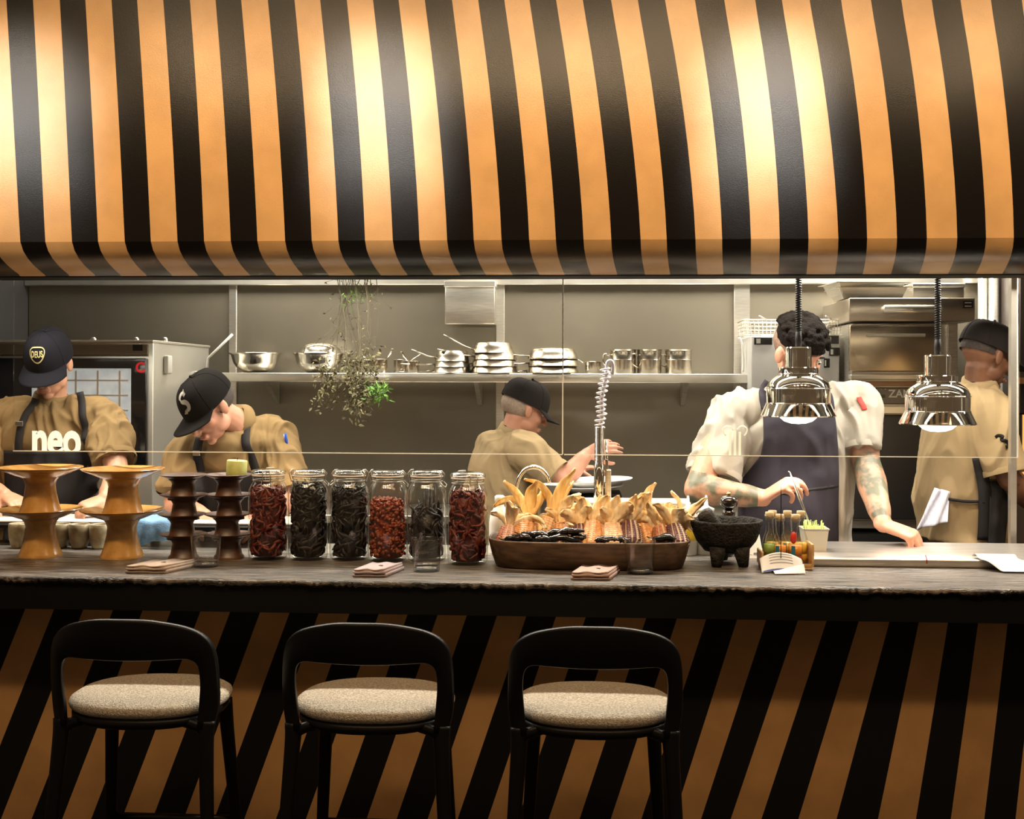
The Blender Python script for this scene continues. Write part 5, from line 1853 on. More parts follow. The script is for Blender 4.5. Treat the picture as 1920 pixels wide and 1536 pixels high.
class Head:
    def __init__(self, c, fd, up=(0, 0, 1), s=1.0):
        self.c, self.s = V(c), s
        y = V(fd).normalized()
        z = V(up) - y * V(up).dot(y)
        z.normalize()
        x = y.cross(z)
        self.M = Matrix((x, y, z)).transposed()

    def p(self, x, y, z):
        return self.c + self.M @ V((x, y, z)) * self.s

    def ell(self, mb, c, r, R=None):
        mb.ell(self.p(*c), [q * self.s for q in r], self.M @ R if R else self.M)

    def skull(self, mb):
        self.ell(mb, (0, -.020, .030), (.076, .096, .090))
        self.ell(mb, (0, .022, -.022), (.062, .066, .086))
        self.ell(mb, (0, .038, -.072), (.046, .046, .040))
        self.ell(mb, (0, .072, -.100), (.021, .018, .016))
        self.ell(mb, (0, .074, .026), (.050, .020, .012))
        for s in (-1, 1):
            self.ell(mb, (s * .034, .054, -.026), (.026, .026, .026))
            self.ell(mb, (s * .012, .099, -.036), (.0095, .010, .008))
            self.ell(mb, (s * .0785, -.006, -.006), (.008, .019, .032), Matrix.Rotation(.25 * s, 3, 'Z') @ Matrix.Rotation(.15, 3, 'X'))
            self.ell(mb, (s * .044, .016, -.062), (.016, .036, .032))
        limb(mb, [self.p(0, .086, .018), self.p(0, .102, -.014), self.p(0, .112, -.034)], [.0085 * self.s, .011 * self.s, .0125 * self.s], n=3, seg=10)
        self.ell(mb, (0, .092, -.064), (.023, .010, .0062))
        self.ell(mb, (0, .089, -.075), (.020, .010, .0068))

    def details(self, parent, org, brow, lip, brows=True):
        for s in (-1, 1):
            e = MB().ell(self.p(s * .031, .0785, .004), [q * self.s for q in (.0125, .0095, .0075)], self.M, 12, 8)
            eo = e.build('eye', mat('eye_white', (.62, .58, .54), .25), parent, org)
            MB().ell(self.p(s * .031, .0875, .0015), [q * self.s for q in (.0055, .0022, .0050)], self.M, 10, 6).build('iris', mat('dark_iris', (.02, .012, .008), .2), eo, org)
            if brows:
                MB().ell(self.p(s * .033, .0865, .026), [q * self.s for q in (.018, .006, .0042)], self.M @ Matrix.Rotation(.12 * s, 3, 'Y'), 12, 6).build('eyebrow', brow, parent, org)
        MB().ell(self.p(0, .0995, -.0695), [q * self.s for q in (.019, .0035, .0050)], self.M, 12, 6).build('lips', lip, parent, org)


def hand(mb, W, d, n, curls, side=1, thumb=(.35, .5), s=1.0, spread=.0):
    """W wrist, d towards the knuckles, n out of the back of the hand; side: thumb at +lateral or -lateral"""
    W, d, n = V(W), V(d).normalized(), V(n)
    n = (n - d * n.dot(d)).normalized()
    l = d.cross(n) * side
    limb(mb, [W - d * .01 * s, W + d * .03 * s, W + d * .065 * s, W + d * .088 * s], [(.026 * s, .018 * s), (.036 * s, .016 * s), (.040 * s, .014 * s), (.038 * s, .011 * s)], side=l, n=3)
    limb(mb, [W + d * .015 * s + l * .018 * s - n * .008 * s, W + d * .05 * s + l * .030 * s - n * .012 * s], [.014 * s, .013 * s], n=3, seg=10)
    tips = []
    for i in range(4):
        L = (.070, .078, .072, .056)[i] * s
        b = W + d * (.084, .090, .087, .078)[i] * s + l * (.0305 - i * .0203) * s - n * .002 * s
        c = curls[i] if isinstance(curls[0], (list, tuple)) else curls
        dd = d + l * spread * (1.5 - i)
        dd.normalize()
        pts, th = [b - d * .012 * s, b], 0.0
        p = b.copy()
        for k, fr in enumerate((.45, .31, .24)):
            th += c[k]
            p = p + (dd * math.cos(th) - n * math.sin(th)) * L * fr
            pts.append(p.copy())
        limb(mb, pts, [.0092 * s, .0095 * s, .0086 * s, .0080 * s, .0068 * s], n=3, seg=10)
        tips.append(p)
    b = W + d * .022 * s + l * .030 * s - n * .006 * s
    a0, a1 = thumb
    t1 = (d * math.cos(.75) + l * math.sin(.75) - n * a0).normalized()
    t2 = (d * 1.0 + l * .25 - n * (a0 + a1)).normalized()
    p1 = b + t1 * .036 * s
    p2 = p1 + lerp(t1, t2, .6).normalized() * .030 * s
    p3 = p2 + t2 * .024 * s
    limb(mb, [b - t1 * .01, p1, p2, p3], [.0135 * s, .0112 * s, .0102 * s, .0080 * s], n=3, seg=10)
    return tips, p3


def ridges(amp, sc, ax=(1, 1, .45), seed=0.0):
    def f(p, n_):
        q = V((p.x * ax[0], p.y * ax[1], p.z * ax[2])) * sc + V((seed, seed * 1.7, seed * .3))
        w = V((noise.noise(q * .6), noise.noise(q * .6 + V((9, 2, 4))), noise.noise(q * .6 + V((3, 7, 1))))) * 1.1
        a = max(0.0, 1 - abs(noise.noise(q + w)) * 3.2)
        b = max(0.0, 1 - abs(noise.noise(q * 1.9 + w * 1.6 + V((5, 5, 5)))) * 3.0)
        return amp * (a * 1.1 + b * .6 - .45)
    return f


def crop_hair(hd, root, org, m, zmin=-.035, ymax=.012):
    """short hair showing below the cap at the back and sides"""
    hb = MB()
    hd.ell(hb, (0, -.026, .012), (.0772, .0965, .070))
    fm = remesh(hb, .005, 1)
    bm = bmesh.new()
    bm.from_mesh(fm)
    kill = []
    for v_ in bm.verts:
        q = hd.M.transposed() @ (v_.co - hd.c)
        if q.y > ymax or q.z < zmin:
            kill.append(v_)
    bmesh.ops.delete(bm, geom=kill, context='VERTS')
    bm.to_mesh(fm)
    bm.free()
    return put(fm, 'cropped_hair', m, root, org)


class Drape:
    """lays sheets on a clothed torso by casting rays along -f onto its surface"""
    def __init__(self, me, c, f):
        self.bvh = BVHTree.FromPolygons([v.co.copy() for v in me.vertices], [tuple(p.vertices) for p in me.polygons])
        self.f = V(f).normalized()
        self.l = V((-self.f.y, self.f.x, 0))       # to the viewer's right when f points to the viewer
        self.c = V(c)

    def hit(self, s, z, off=.006, d0=.7):
        o = self.c + self.l * s + self.f * d0
        o.z = z
        h, n_, i, dist = self.bvh.ray_cast(o, -self.f, 2.0)
        if h is None:
            return None
        return (h - self.c).dot(self.f) + off

    def sheet(self, edge, z0, z1, nu, nv, off=.008, hang=None, thick=.003, fold=.0):
        """edge(v) -> (s_left, s_right) for v 0 (top) .. 1 (bottom)"""
        D = [[None] * (nu + 1) for _ in range(nv + 1)]
        for i in range(nu + 1):
            last = None
            for j in range(nv + 1):
                v = j / nv
                a, b = edge(v)
                s = lerp(a, b, i / nu)
                z = lerp(z0, z1, v)
                h = self.hit(s, z, off)
                if hang is not None and z < hang and last is not None:
                    h = last if h is None else max(h, last - .004)
                D[j][i] = h
                if h is not None:
                    last = h
        for j in range(nv + 1):
            known = [i for i in range(nu + 1) if D[j][i] is not None]
            for i in range(nu + 1):
                if D[j][i] is None:
                    D[j][i] = (D[j][min(known, key=lambda q: abs(q - i))] if known else (D[j - 1][i] if j else .1))
        for _ in range(2):
            E = [r[:] for r in D]
            for j in range(1, nv):
                for i in range(nu + 1):
                    E[j][i] = max(D[j][i], (D[j - 1][i] + D[j + 1][i] + D[j][max(0, i - 1)] + D[j][min(nu, i + 1)]) / 4)
            D = E

        def fn(u, v):
            i, j = round(u * nu), round(v * nv)
            a, b = edge(v)
            s = lerp(a, b, u)
            p = self.c + self.l * s + self.f * (D[j][i] + fold * noise.noise(V((s * 14, v * 2.5, 3.1))) + fold * .5 * noise.noise(V((s * 8 + v * 6, v * 5, 8.1))))
            p.z = lerp(z0, z1, v)
            return p
        return MB().grid(fn, nu, nv, thick=thick)

    def strap(self, path, w, off=.010, thick=.003, n=8):
        P = crom([(s, z, 0) for s, z in path], n)
        hs = [self.hit(p.x, p.y, off) for p in P]
        kn = [i for i, h in enumerate(hs) if h is not None]
        hs = [h if h is not None else hs[min(kn, key=lambda q: abs(q - i))] for i, h in enumerate(hs)]

        def fn(u, v):
            i = round(v * (len(P) - 1))
            a = P[max(0, i - 1)]
            b = P[min(len(P) - 1, i + 1)]
            t = (b - a).normalized()
            s, z = P[i].x + t.y * (u - .5) * w, P[i].y - t.x * (u - .5) * w
            p = self.c + self.l * s + self.f * hs[i]
            p.z = z
            return p
        return MB().grid(fn, 2, len(P) - 1, thick=thick)


def make_cap(parent, hd, mtl, org, brim_mat=None, tilt=0.0, brim_drop=.25, rise=1.0):
    """baseball cap: crown, brim, button and stitched seams"""
    c = MB()
    NU, NV = 40, 14
    bz = .020

    def pt(a, v):
        # a round the head (0 = front), v 0 rim .. 1 crown
        fx, fy = math.sin(a), math.cos(a)
        ph = v * PI / 2
        rr = math.cos(ph) ** .62
        front = max(0, fy) ** 2
        h = (.112 + .008 * front) * rise * (math.sin(ph) ** .95)
        return V((fx * .090 * rr, -.014 + fy * .116 * rr + front * .006 * math.sin(ph * 2), bz + h - .012 * fy * (1 - v)))
    vs, fs = [], []
    for j in range(NV + 1):
        for i in range(NU):
            vs.append(hd.p(*pt(2 * PI * i / NU, j / NV)))
    for j in range(NV):
        for i in range(NU):
            fs.append([j * NU + i, j * NU + (i + 1) % NU, (j + 1) * NU + (i + 1) % NU, (j + 1) * NU + i])
    c.add(vs, fs)
    cap = c.build('cap', mtl, parent, org)

    def brim(u, v):
        a = lerp(-1.15, 1.15, u)
        base = pt(a, 0.02)
        ext = .074 * (math.cos(a * .92) ** .55) * v
        q = base + V((math.sin(a) * .25 * ext, ext, -brim_drop * ext - .020 * v * (math.sin(a) ** 2)))
        q.z += .002
        return hd.p(*q)
    MB().grid(brim, 26, 8, thick=.003 * hd.s).build('brim', brim_mat or mtl, cap, org)
    MB().ell(hd.p(*pt(0, 1.0)), .006, hd.M, 10, 6).build('button', mtl, cap, org)
    for k in range(6):
        a = k * PI / 3 + PI / 6 * 0
        MB().tube([hd.p(*(pt(a, v / 10) * 1.0 + V((0, 0, .0006)))) for v in range(11)], .0011, 5).build('seam', mtl, cap, org)
    return cap, pt


def on_cap(mb, hd, pt, a0, v0, ka, kv, off=.0015):
    """wrap flat x/y art round the cap crown"""
    out = []
    for p in mb.v:
        a = a0 - p.x * ka
        v = v0 + p.y * kv
        q = pt(a, v)
        n_ = (q - V((0, -.016, .03))).normalized()
        out.append(hd.p(*(q + n_ * off)))
    mb.v = out
    return mb


def person(label, J, shirt_m, skin, trousers_m, hd, sleeveL, sleeveR, handL, handR, shirt_pad=1.0, wr=.008, seed=1.0, tors=None, tattoo=None, hem=None, wsc=9.0, arm=1.0, lipm=None, browm=None):
    """J: joints in world space (pel, waist, chest, neck, sL, eL, wL, sR, eR, wR); L is at the picture's left"""
    org = (J['pel'].x, J['pel'].y, 0)
    root = thing('person', org, label, 'person', 'cooks behind the counter')
    ax = (J['sR'] - J['sL'])
    axh = V((ax.x, ax.y, 0)).normalized()
    b = MB()
    T = tors or [(.165, .118), (.150, .108), (.182, .124), (.150, .092), (.060, .058)]
    sho = lerp(J['chest'], J['neck'], .70)
    limb(b, [J['pel'], J['waist'], J['chest'], sho, J['neck']], T, side=axh, seg=24)
    limb(b, [J['neck'] - V((0, 0, .03)), lerp(J['neck'], hd.p(0, -.02, -.06), .5), hd.p(0, -.022, -.045)], [.066, .058, .056], n=4)
    hd.skull(b)
    for s, k in ((-1, 'L'), (1, 'R')):
        sh, el, wr_ = J['s' + k], J['e' + k], J['w' + k]
        limb(b, [lerp(sho, sh, .55), sh, lerp(sh, el, .5), el], [.060, .062, .052 * arm, .044 * arm], n=5)
        ed = (el - sh).normalized()
        limb(b, [el - ed * .02, lerp(el, wr_, .28), lerp(el, wr_, .7), wr_], [.043 * arm, .047 * arm, .037 * arm, (.029 * arm, .025 * arm)], n=5)
    for k, H in (('L', handL), ('R', handR)):
        if H:
            hand(b, J['w' + k], **H)
    dn = V((0, 0, -1))
    for s in (-1, 1):
        hip = J['pel'] + axh * s * .088
        foot = V((hip.x + axh.x * s * .03, hip.y + axh.y * s * .03, .05))
        kn = lerp(hip, foot, .5)
        limb(b, [hip, kn, foot + V((0, 0, .04))], [.088, .058, .042], n=4)
        fw = V((axh.y, -axh.x, 0))
        if fw.dot(V(hd.M.col[1])) < 0:
            fw = -fw
        limb(b, [foot - fw * .04, foot + fw * .08, foot + fw * .16], [.042, .042, .030], n=3)
    me = remesh(b, .0045, 4)
    body = put(me, 'body', [skin] + ([tattoo] if tattoo else []), root, org)
    if tattoo:
        segs = [(J['e' + k] - V(org), J['w' + k] - V(org)) for k in 'LR']
        for p in body.data.polygons:
            for a, q in segs:
                t = (p.center - a).dot(q - a) / (q - a).length_squared
                if -.15 < t < .93 and (p.center - lerp(a, q, t)).length < .07:
                    p.material_index = 1
    hd.details(body, org, browm or MATS['black_rubber'], lipm or mat('lip', (.40, .15, .10), .5), tattoo is not None)
    # shirt
    c = MB()
    pd = .020 * shirt_pad
    TS = [(T[0][0] + pd * 1.4, T[0][1] + pd * 1.6), (T[1][0] + pd * 2.0, T[1][1] + pd * 2.2), (T[2][0] + pd * 1.1, T[2][1] + pd * 1.2), (T[3][0] + pd, T[3][1] + pd), (.074, .070)]
    hp = J['pel'] + (V((0, 0, hem)) if hem is not None else V((0, 0, -.05)))
    limb(c, [hp, J['waist'], J['chest'], sho, J['neck'] + V((0, 0, .004))], TS, side=axh, seg=28, cap=False)
    for k, S in (('L', sleeveL), ('R', sleeveR)):
        sh = J['s' + k]
        end, r0, r1, r2 = S
        limb(c, [lerp(sho, sh, .35), sh, lerp(sh, end, .5), end], [r0 * .95, r0, r1, r2], n=6, seg=24, cap=False)
    sm = remesh(c, .0065, 5, ridges(wr, wsc, seed=seed))
    shirt = put(sm, 'shirt', shirt_m, root, org)
    for k, S in (('L', sleeveL), ('R', sleeveR)):
        end, r0, r1, r2 = S
        d = (end - lerp(J['s' + k], end, .5)).normalized()
        MB().tube([end - d * .022, end - d * .010, end + d * .002], [r2 * 1.03, r2 * 1.045, r2 * 1.03], 28, caps=False).build('cuff', shirt_m, shirt, org)
    # collar
    nk = J['neck']
    up = (hd.p(0, -.02, -.06) - nk).normalized()
    MB().tube([nk - up * .012, nk + up * .010, nk + up * .030, nk + up * .034, nk + up * .012], [.078, .072, .068, .063, .062], 28, caps=False).build('collar', shirt_m, shirt, org)
    # trousers
    g = MB()
    limb(g, [J['pel'] + V((0, 0, .04)), J['pel'] - V((0, 0, .10))], [(.178, .132), (.180, .135)], side=axh, seg=24)
    for s in (-1, 1):
        hip = J['pel'] + axh * s * .09
        foot = V((hip.x + axh.x * s * .03, hip.y + axh.y * s * .03, .05))
        limb(g, [hip - V((0, 0, .03)), lerp(hip, foot, .5), foot + V((0, 0, .05))], [.102, .078, .070], n=4)
    put(remesh(g, .012, 4), 'trousers', trousers_m, root, org)
    shw = shirt.data.copy()
    shw.transform(Matrix.Translation(V(org)))
    return root, body, shirt, shw, org


def skin_mat(nm, c, c2):
    return mat(nm, c, .48, spec=.4, col2=c2, vscale=18, bump=.04, bscale=180)


SK_A = skin_mat('skin_tan', (.42, .20, .12), (.50, .26, .165))
SK_B = skin_mat('skin_rosy', (.42, .185, .115), (.50, .245, .16))
SK_C = skin_mat('skin_brown', (.12, .050, .026), (.17, .075, .04))
SK_T = mat('skin_tattooed', (.38, .20, .125), .5, col2=(.095, .095, .06), vscale=17, detail=6, ramp=(.42, .56))
KHAKI = mat('khaki_cotton', (.205, .132, .058), .85, spec=.15, var=.10, vscale=7, bump=.12, bscale=500)
KHAKIL = mat('pale_khaki_cotton', (.30, .215, .115), .85, spec=.15, var=.08, vscale=7, bump=.12, bscale=500)
JACKET = mat('off_white_jacket', (.36, .325, .275), .85, spec=.15, var=.05, vscale=8, bump=.12, bscale=500)
APR_B = mat('black_apron', (.020, .018, .019), .75, spec=.2, bump=.15, bscale=400)
APR_N = mat('navy_apron', (.032, .028, .038), .75, spec=.2, var=.12, vscale=6, bump=.15, bscale=400)
TROU = mat('black_trousers', (.012, .011, .012), .8)
CAPB = mat('black_cap', (.0045, .0038, .0035), .85, spec=.06, bump=.2, bscale=500)
CAPN = mat('navy_black_cap', (.006, .006, .009), .85, spec=.06, bump=.2, bscale=500)
CAPG = mat('charcoal_cap', (.014, .012, .012), .85, spec=.08, bump=.2, bscale=500)
BUCK = mat('buckle_metal', (.5, .48, .44), .3, 1.0)
fr = V((0, -1, 0))

# ---- cook in white leaning on the pass
J = dict(pel=at(1492, 1075, 1.12), waist=at(1494, 950, 1.10), chest=at(1494, 815, 1.07), neck=at(1492, 728, 1.04),
         sL=at(1372, 775, 1.03), eL=at(1308, 918, .86), wL=at(1432, 934, .79), sR=at(1607, 757, 1.08), eR=at(1625, 872, .98), wR=at(1656, 984, .78))
J['wR'].z = max(J['wR'].z, ZP + .062)
hd = Head(at(1497, 662, .95), (.40, -.74, -.50), (0, -.25, 1), 1.06)
hl = dict(d=at(1484, 900, .73) - J['wL'], n=V((.25, -.45, .85)), curls=[(.70, .70, .4), (.75, .75, .5), (.9, .85, .5), (1.05, .95, .6)], side=-1, thumb=(.75, .2), s=1.22)
hr = dict(d=V((.80, -.42, -.26)), n=V((.20, -.30, .93)), curls=(.85, 1.25, .9), side=-1, thumb=(.5, .3), s=1.28)
root, body, shirt, shw, org = person('tattooed cook in a white jacket and navy apron leaning over the pass', J, JACKET, SK_B, TROU, hd,
                                     (at(1338, 893, .95), .082, .098, .104), (at(1614, 846, 1.0), .080, .082, .074), hl, hr, 1.15, .013, 2.3,
                                     tors=[(.185, .135), (.172, .125), (.200, .138), (.165, .10), (.066, .064)], tattoo=SK_T, wsc=7.5, arm=1.2)
# hair: full on top, short faded sides, curly fringe
hb = MB()
hd.ell(hb, (0, -.012, .062), (.080, .100, .076))
rh = random.Random(4)
for k in range(260):
    a, b_ = rh.uniform(0, 2 * PI), rh.uniform(.05, 1.35)
    x, y, z = math.sin(a) * math.cos(b_) * .082, -.010 + math.cos(a) * math.cos(b_) * .104, .070 + math.sin(b_) * .072
    if y < -.05 and z < .09:
        z = .09
    r = rh.uniform(.008, .015)
    hd.ell(hb, (x, y, z), (r, r, r * .8))
for k in range(40):                       # fringe over the forehead
    x = rh.uniform(-.06, .07)
    r = rh.uniform(.007, .012)
    hd.ell(hb, (x, .088 - abs(x) * .25 + rh.uniform(-.006, .008), rh.uniform(.045, .085)), (r, r, r))
put(remesh(hb, .0035, 1), 'hair', mat('dark_hair', (.0045, .003, .0025), .8, spec=.06, bump=.8, bscale=200), root, org)
hb = MB()
hd.ell(hb, (0, -.024, .032), (.0778, .0985, .084))
fm = remesh(hb, .005, 1)
bm = bmesh.new()
bm.from_mesh(fm)
kill = []
for v_ in bm.verts:
    q = hd.M.transposed() @ (v_.co - hd.c) / hd.s
    if q.y > .045 or q.z < -.015:
        kill.append(v_)
bmesh.ops.delete(bm, geom=kill, context='VERTS')
bm.to_mesh(fm)
bm.free()
put(fm, 'faded_sides', mat('faded_hair', (.10, .055, .035), .7, col2=(.20, .115, .07), vscale=120), root, org)
# apron
dp = Drape(shw, (J['chest'].x, J['chest'].y, 0), (0, -1, 0))
SX = lambda px, Y=.93: (at(px, 800, Y).x - J['chest'].x)
zt, zb_ = at(1500, 762, .95).z, at(1500, 1012, .95).z - .35
edg = lambda v: (interp([(0, SX(1432)), (.16, SX(1432)), (.22, SX(1428)), (.35, SX(1392)), (1, SX(1382))], v), interp([(0, SX(1566)), (.25, SX(1572)), (1, SX(1580))], v))
ap = dp.sheet(edg, zt, zb_, 34, 60, off=.008, hang=J['waist'].z + .05, fold=.010).build('apron', APR_N, root, org)
dp.strap([(SX(1436), zt - .01), (SX(1433), zt + .05), (SX(1446), at(1450, 715, .97).z)], .028).build('strap', APR_N, ap, org)
dp.strap([(SX(1560), zt - .01), (SX(1556), zt + .05), (SX(1540), at(1450, 715, .97).z)], .028).build('strap', APR_N, ap, org)
# waist seam and pocket
dp.strap([(SX(1400), J['waist'].z + .06), (SX(1480), J['waist'].z + .075), (SX(1572), J['waist'].z + .10)], .010, off=.016).build('waist_tie', APR_B, ap, org)
# red patch on the sleeve
c = at(1600, 755, 1.0)
dq = Drape(shw, (c.x, 1.08, 0), (.35, -1, 0))
s_ = 0.0
dq.strap([(.0, c.z + .022), (.004, c.z), (.008, c.z - .026)], .030, off=.004, thick=.001).build('red_patch', mat('red_patch', (.62, .03, .02), .7), shirt, org)
# tweezers in the hand
a, b_ = at(1481, 886, .715), at(1519, 984, .66)
tz = thing('plating_tweezers', tuple(b_), 'long thin steel tweezers held over the herb tub', 'tweezers')
MB().tube([a + V((-.006, 0, .004)), a, lerp(a, b_, .5) + V((.003, 0, 0)), b_], [.002, .0024, .0024, .0012], 8).build('tine', STEEL, tz, tuple(b_))
MB().tube([a, lerp(a, b_, .5) + V((-.004, .004, 0)), b_ + V((-.002, .002, 0))], [.0024, .0024, .0012], 8).build('tine', STEEL, tz, tuple(b_))

# ---- left cook, head bowed
J = dict(pel=at(92, 1060, 1.22), waist=at(92, 950, 1.2), chest=at(92, 830, 1.17), neck=at(95, 752, 1.15),
         sL=at(-18, 790, 1.15), eL=at(-45, 905, 1.0), wL=at(8, 928, .90), sR=at(196, 785, 1.15), eR=at(222, 892, 1.0), wR=at(196, 935, .87))
hd = Head(at(92, 683, 1.08), (.08, -.88, -.48), (0, -.3, 1), 1.04)
hl = dict(d=V((.75, -.45, -.22)), n=V((.1, -.3, .9)), curls=(.5, .7, .4), side=1, thumb=(.5, .3))
hr = dict(d=V((-.55, -.65, -.25)), n=V((.1, -.3, .9)), curls=(.6, .8, .4), side=-1, thumb=(.5, .3))
root, body, shirt, shw, org = person('cook in khaki with a badge cap at the far left, head bowed', J, KHAKI, SK_A, TROU, hd,
                                     (at(-36, 872, 1.05), .078, .088, .090), (at(216, 866, 1.05), .078, .088, .084), hl, hr, 1.1, .014, 7.1, tattoo=None, wsc=8)
cap, pt = make_cap(root, hd, CAPN, org, brim_drop=.30)
HAIRD = mat('dark_cropped_hair', (.016, .011, .009), .8, col2=(.04, .028, .022), vscale=150)
crop_hair(hd, root, org, HAIRD)
BADGE = mat('gold_badge', (.36, .30, .13), .6)
art = MB()
ring = [(x * .030, y * .018) for x, y in ((-1, .55), (-.6, 1), (.6, 1), (1, .55), (.85, -.2), (.45, -.85), (0, -1.1), (-.45, -.85), (-.85, -.2))]
ring = crom([(x, y, 0) for x, y in ring + ring[:1]], 4)
for p, q in zip(ring, ring[1:]):
    d = (q - p).normalized() * .0016
    nrm = V((-d.y, d.x, 0))
    art.add([p + nrm, q + nrm, q - nrm, p - nrm], [[0, 1, 2, 3]], 0, False)
tx = text_mb('DEUS', .020, 0, bold=.0006)
xs_ = [p.x for p in tx.v]
k = .046 / (max(xs_) - min(xs_))
art.add([V((p.x * k, p.y * 1.1, 0)) for p in tx.v], tx.f, 0, False)
on_cap(art, hd, pt, 0.0, .42, 12.5, 9.0, .002).build('badge', BADGE, cap, org)
dp = Drape(shw, (J['chest'].x, J['chest'].y, 0), (0, -1, 0))
SX = lambda px: at(px, 800, 1.0).x - J['chest'].x
zt = at(92, 846, .99).z
ap = dp.sheet(lambda v: (lerp(SX(0), SX(-14), v), lerp(SX(152), SX(166), v)), zt, zt - .62, 28, 44, off=.008, hang=J['waist'].z + .05, fold=.009).build('apron', APR_B, root, org)
for pa, pb, pc in (((30, 850), (36, 800), (52, 748)), ((146, 850), (144, 800), (130, 735))):
    dp.strap([(SX(pa[0]), zt - .01), (SX(pb[0]), at(90, pb[1], 1.0).z), (SX(pc[0]), at(90, pc[1], 1.05).z)], .030).build('strap', APR_B, ap, org)
MB().box(dp.c + dp.l * SX(34) + dp.f * ((dp.hit(SX(34), at(90, 795, 1.0).z) or .1) + .012) + V((0, 0, at(90, 795, 1.0).z)), (.034, .004, .020), None, .002).build('buckle', BUCK, ap, org)

# ---- second cook, leaning over with a black cap
J = dict(pel=at(440, 1060, 1.25), waist=at(444, 960, 1.2), chest=at(446, 862, 1.12), neck=at(448, 792, 1.06),
         sL=at(346, 850, 1.02), eL=at(328, 945, .92), wL=at(385, 968, .84), sR=at(516, 818, 1.14), eR=at(548, 940, 1.0), wR=at(478, 970, .86))
hd = Head(at(392, 765, .93), (-.42, -.66, -.62), (-.42, -.45, .80), 1.04)
hl = dict(d=V((.6, -.5, -.15)), n=V((.1, -.3, .9)), curls=(.6, .7, .4), side=1, thumb=(.5, .3))
hr = dict(d=V((-.6, -.5, -.15)), n=V((.1, -.3, .9)), curls=(.6, .7, .4), side=-1, thumb=(.5, .3))
root, body, shirt, shw, org = person('cook in khaki and a black cap with a swan mark, leaning low', J, KHAKI, SK_B, TROU, hd,
                                     (at(333, 925, .95), .080, .082, .080), (at(545, 925, 1.03), .082, .086, .082), hl, hr, 1.15, .014, 4.4, wsc=8,
                                     tors=[(.165, .118), (.155, .115), (.190, .130), (.165, .11), (.070, .066)])
cap, pt = make_cap(root, hd, CAPB, org, brim_drop=.10)
crop_hair(hd, root, org, HAIRD)
art = MB()
LOGO = mat('grey_swan_print', (.36, .33, .28), .7)


def blade(pts, w):
    P = crom([(x, y, 0) for x, y in pts], 6)
    n_ = len(P)
    L_, R_ = [], []
    for i, p in enumerate(P):
        t = (P[min(i + 1, n_ - 1)] - P[max(i - 1, 0)]).normalized()
        s = w * math.sin(PI * (.08 + .84 * i / (n_ - 1))) ** .8
        L_.append(p + V((-t.y, t.x, 0)) * s)
        R_.append(p - V((-t.y, t.x, 0)) * s)
    for i in range(n_ - 1):
        art.add([L_[i], L_[i + 1], R_[i + 1], R_[i]], [[0, 1, 2, 3]], 0, False)


blade([(-.010, .006), (-.014, .012), (-.008, .020), (.001, .024)], .0050)
blade([(-.012, .006), (-.006, .002), (.004, .000), (.010, -.006), (.009, -.014), (.002, -.020)], .0058)
for q in range(4):
    blade([(-.004 + q * .0025, .018 - q * .002), (.000 + q * .003, .026 - q * .003), (.001 + q * .0035, .031 - q * .004)], .0011)
for q in range(4):
    blade([(.004 - q * .003, -.013 - q * .001), (.000 - q * .0035, -.020 - q * .001), (-.005 - q * .003, -.025 + q * .001)], .0011)
on_cap(art, hd, pt, -0.30, .45, 15, 10, .002).build('swan_print', LOGO, cap, org)
dp = Drape(shw, (J['chest'].x, J['chest'].y, 0), (0, -1, 0))
SX = lambda px: at(px, 860, .97).x - J['chest'].x
zt = at(440, 885, .96).z
ap = dp.sheet(lambda v: (lerp(SX(372), SX(350), v), lerp(SX(500), SX(520), v)), zt, zt - .55, 26, 40, off=.008, hang=J['waist'].z + .05, fold=.008).build('apron', APR_B, root, org)
dp.strap([(SX(478), zt - .01), (SX(462), at(440, 830, 1.0).z), (SX(452), at(440, 790, 1.0).z), (SX(446), at(440, 765, 1.0).z)], .034).build('strap', APR_B, ap, org)
dp.strap([(SX(378), zt - .01), (SX(372), at(440, 850, 1.0).z), (SX(376), at(440, 820, 1.0).z)], .034).build('strap', APR_B, ap, org)
zk = at(440, 849, 1.0).z
MB().box(dp.c + dp.l * SX(372) + dp.f * ((dp.hit(SX(372), zk) or .1) + .012) + V((0, 0, zk)), (.030, .004, .020), None, .002).build('buckle', BUCK, ap, org)
# blue pen in the sleeve pocket
a = at(527, 826, .98)
h_ = dp.hit(SX(527), a.z) or .1
pp = dp.c + dp.l * SX(527) + dp.f * (h_ + .008)
pp.z = a.z
t = thing('blue_pen', tuple(pp), 'blue pen clipped in the sleeve pocket of the leaning cook', 'pen')
MB().tube([(.004, 0, -.035), (.0, 0, .0), (-.004, 0, .020), (-.005, 0, .026)], [.005, .006, .006, .004], 10).build('pen_barrel', mat('pen_blue', (.02, .08, .45), .3), t)
MB().tube([(-.008, -.006, .022), (-.005, -.008, .0)], .0018, 6).build('clip', mat('pen_clip', (.3, .4, .6), .3, .5), t)

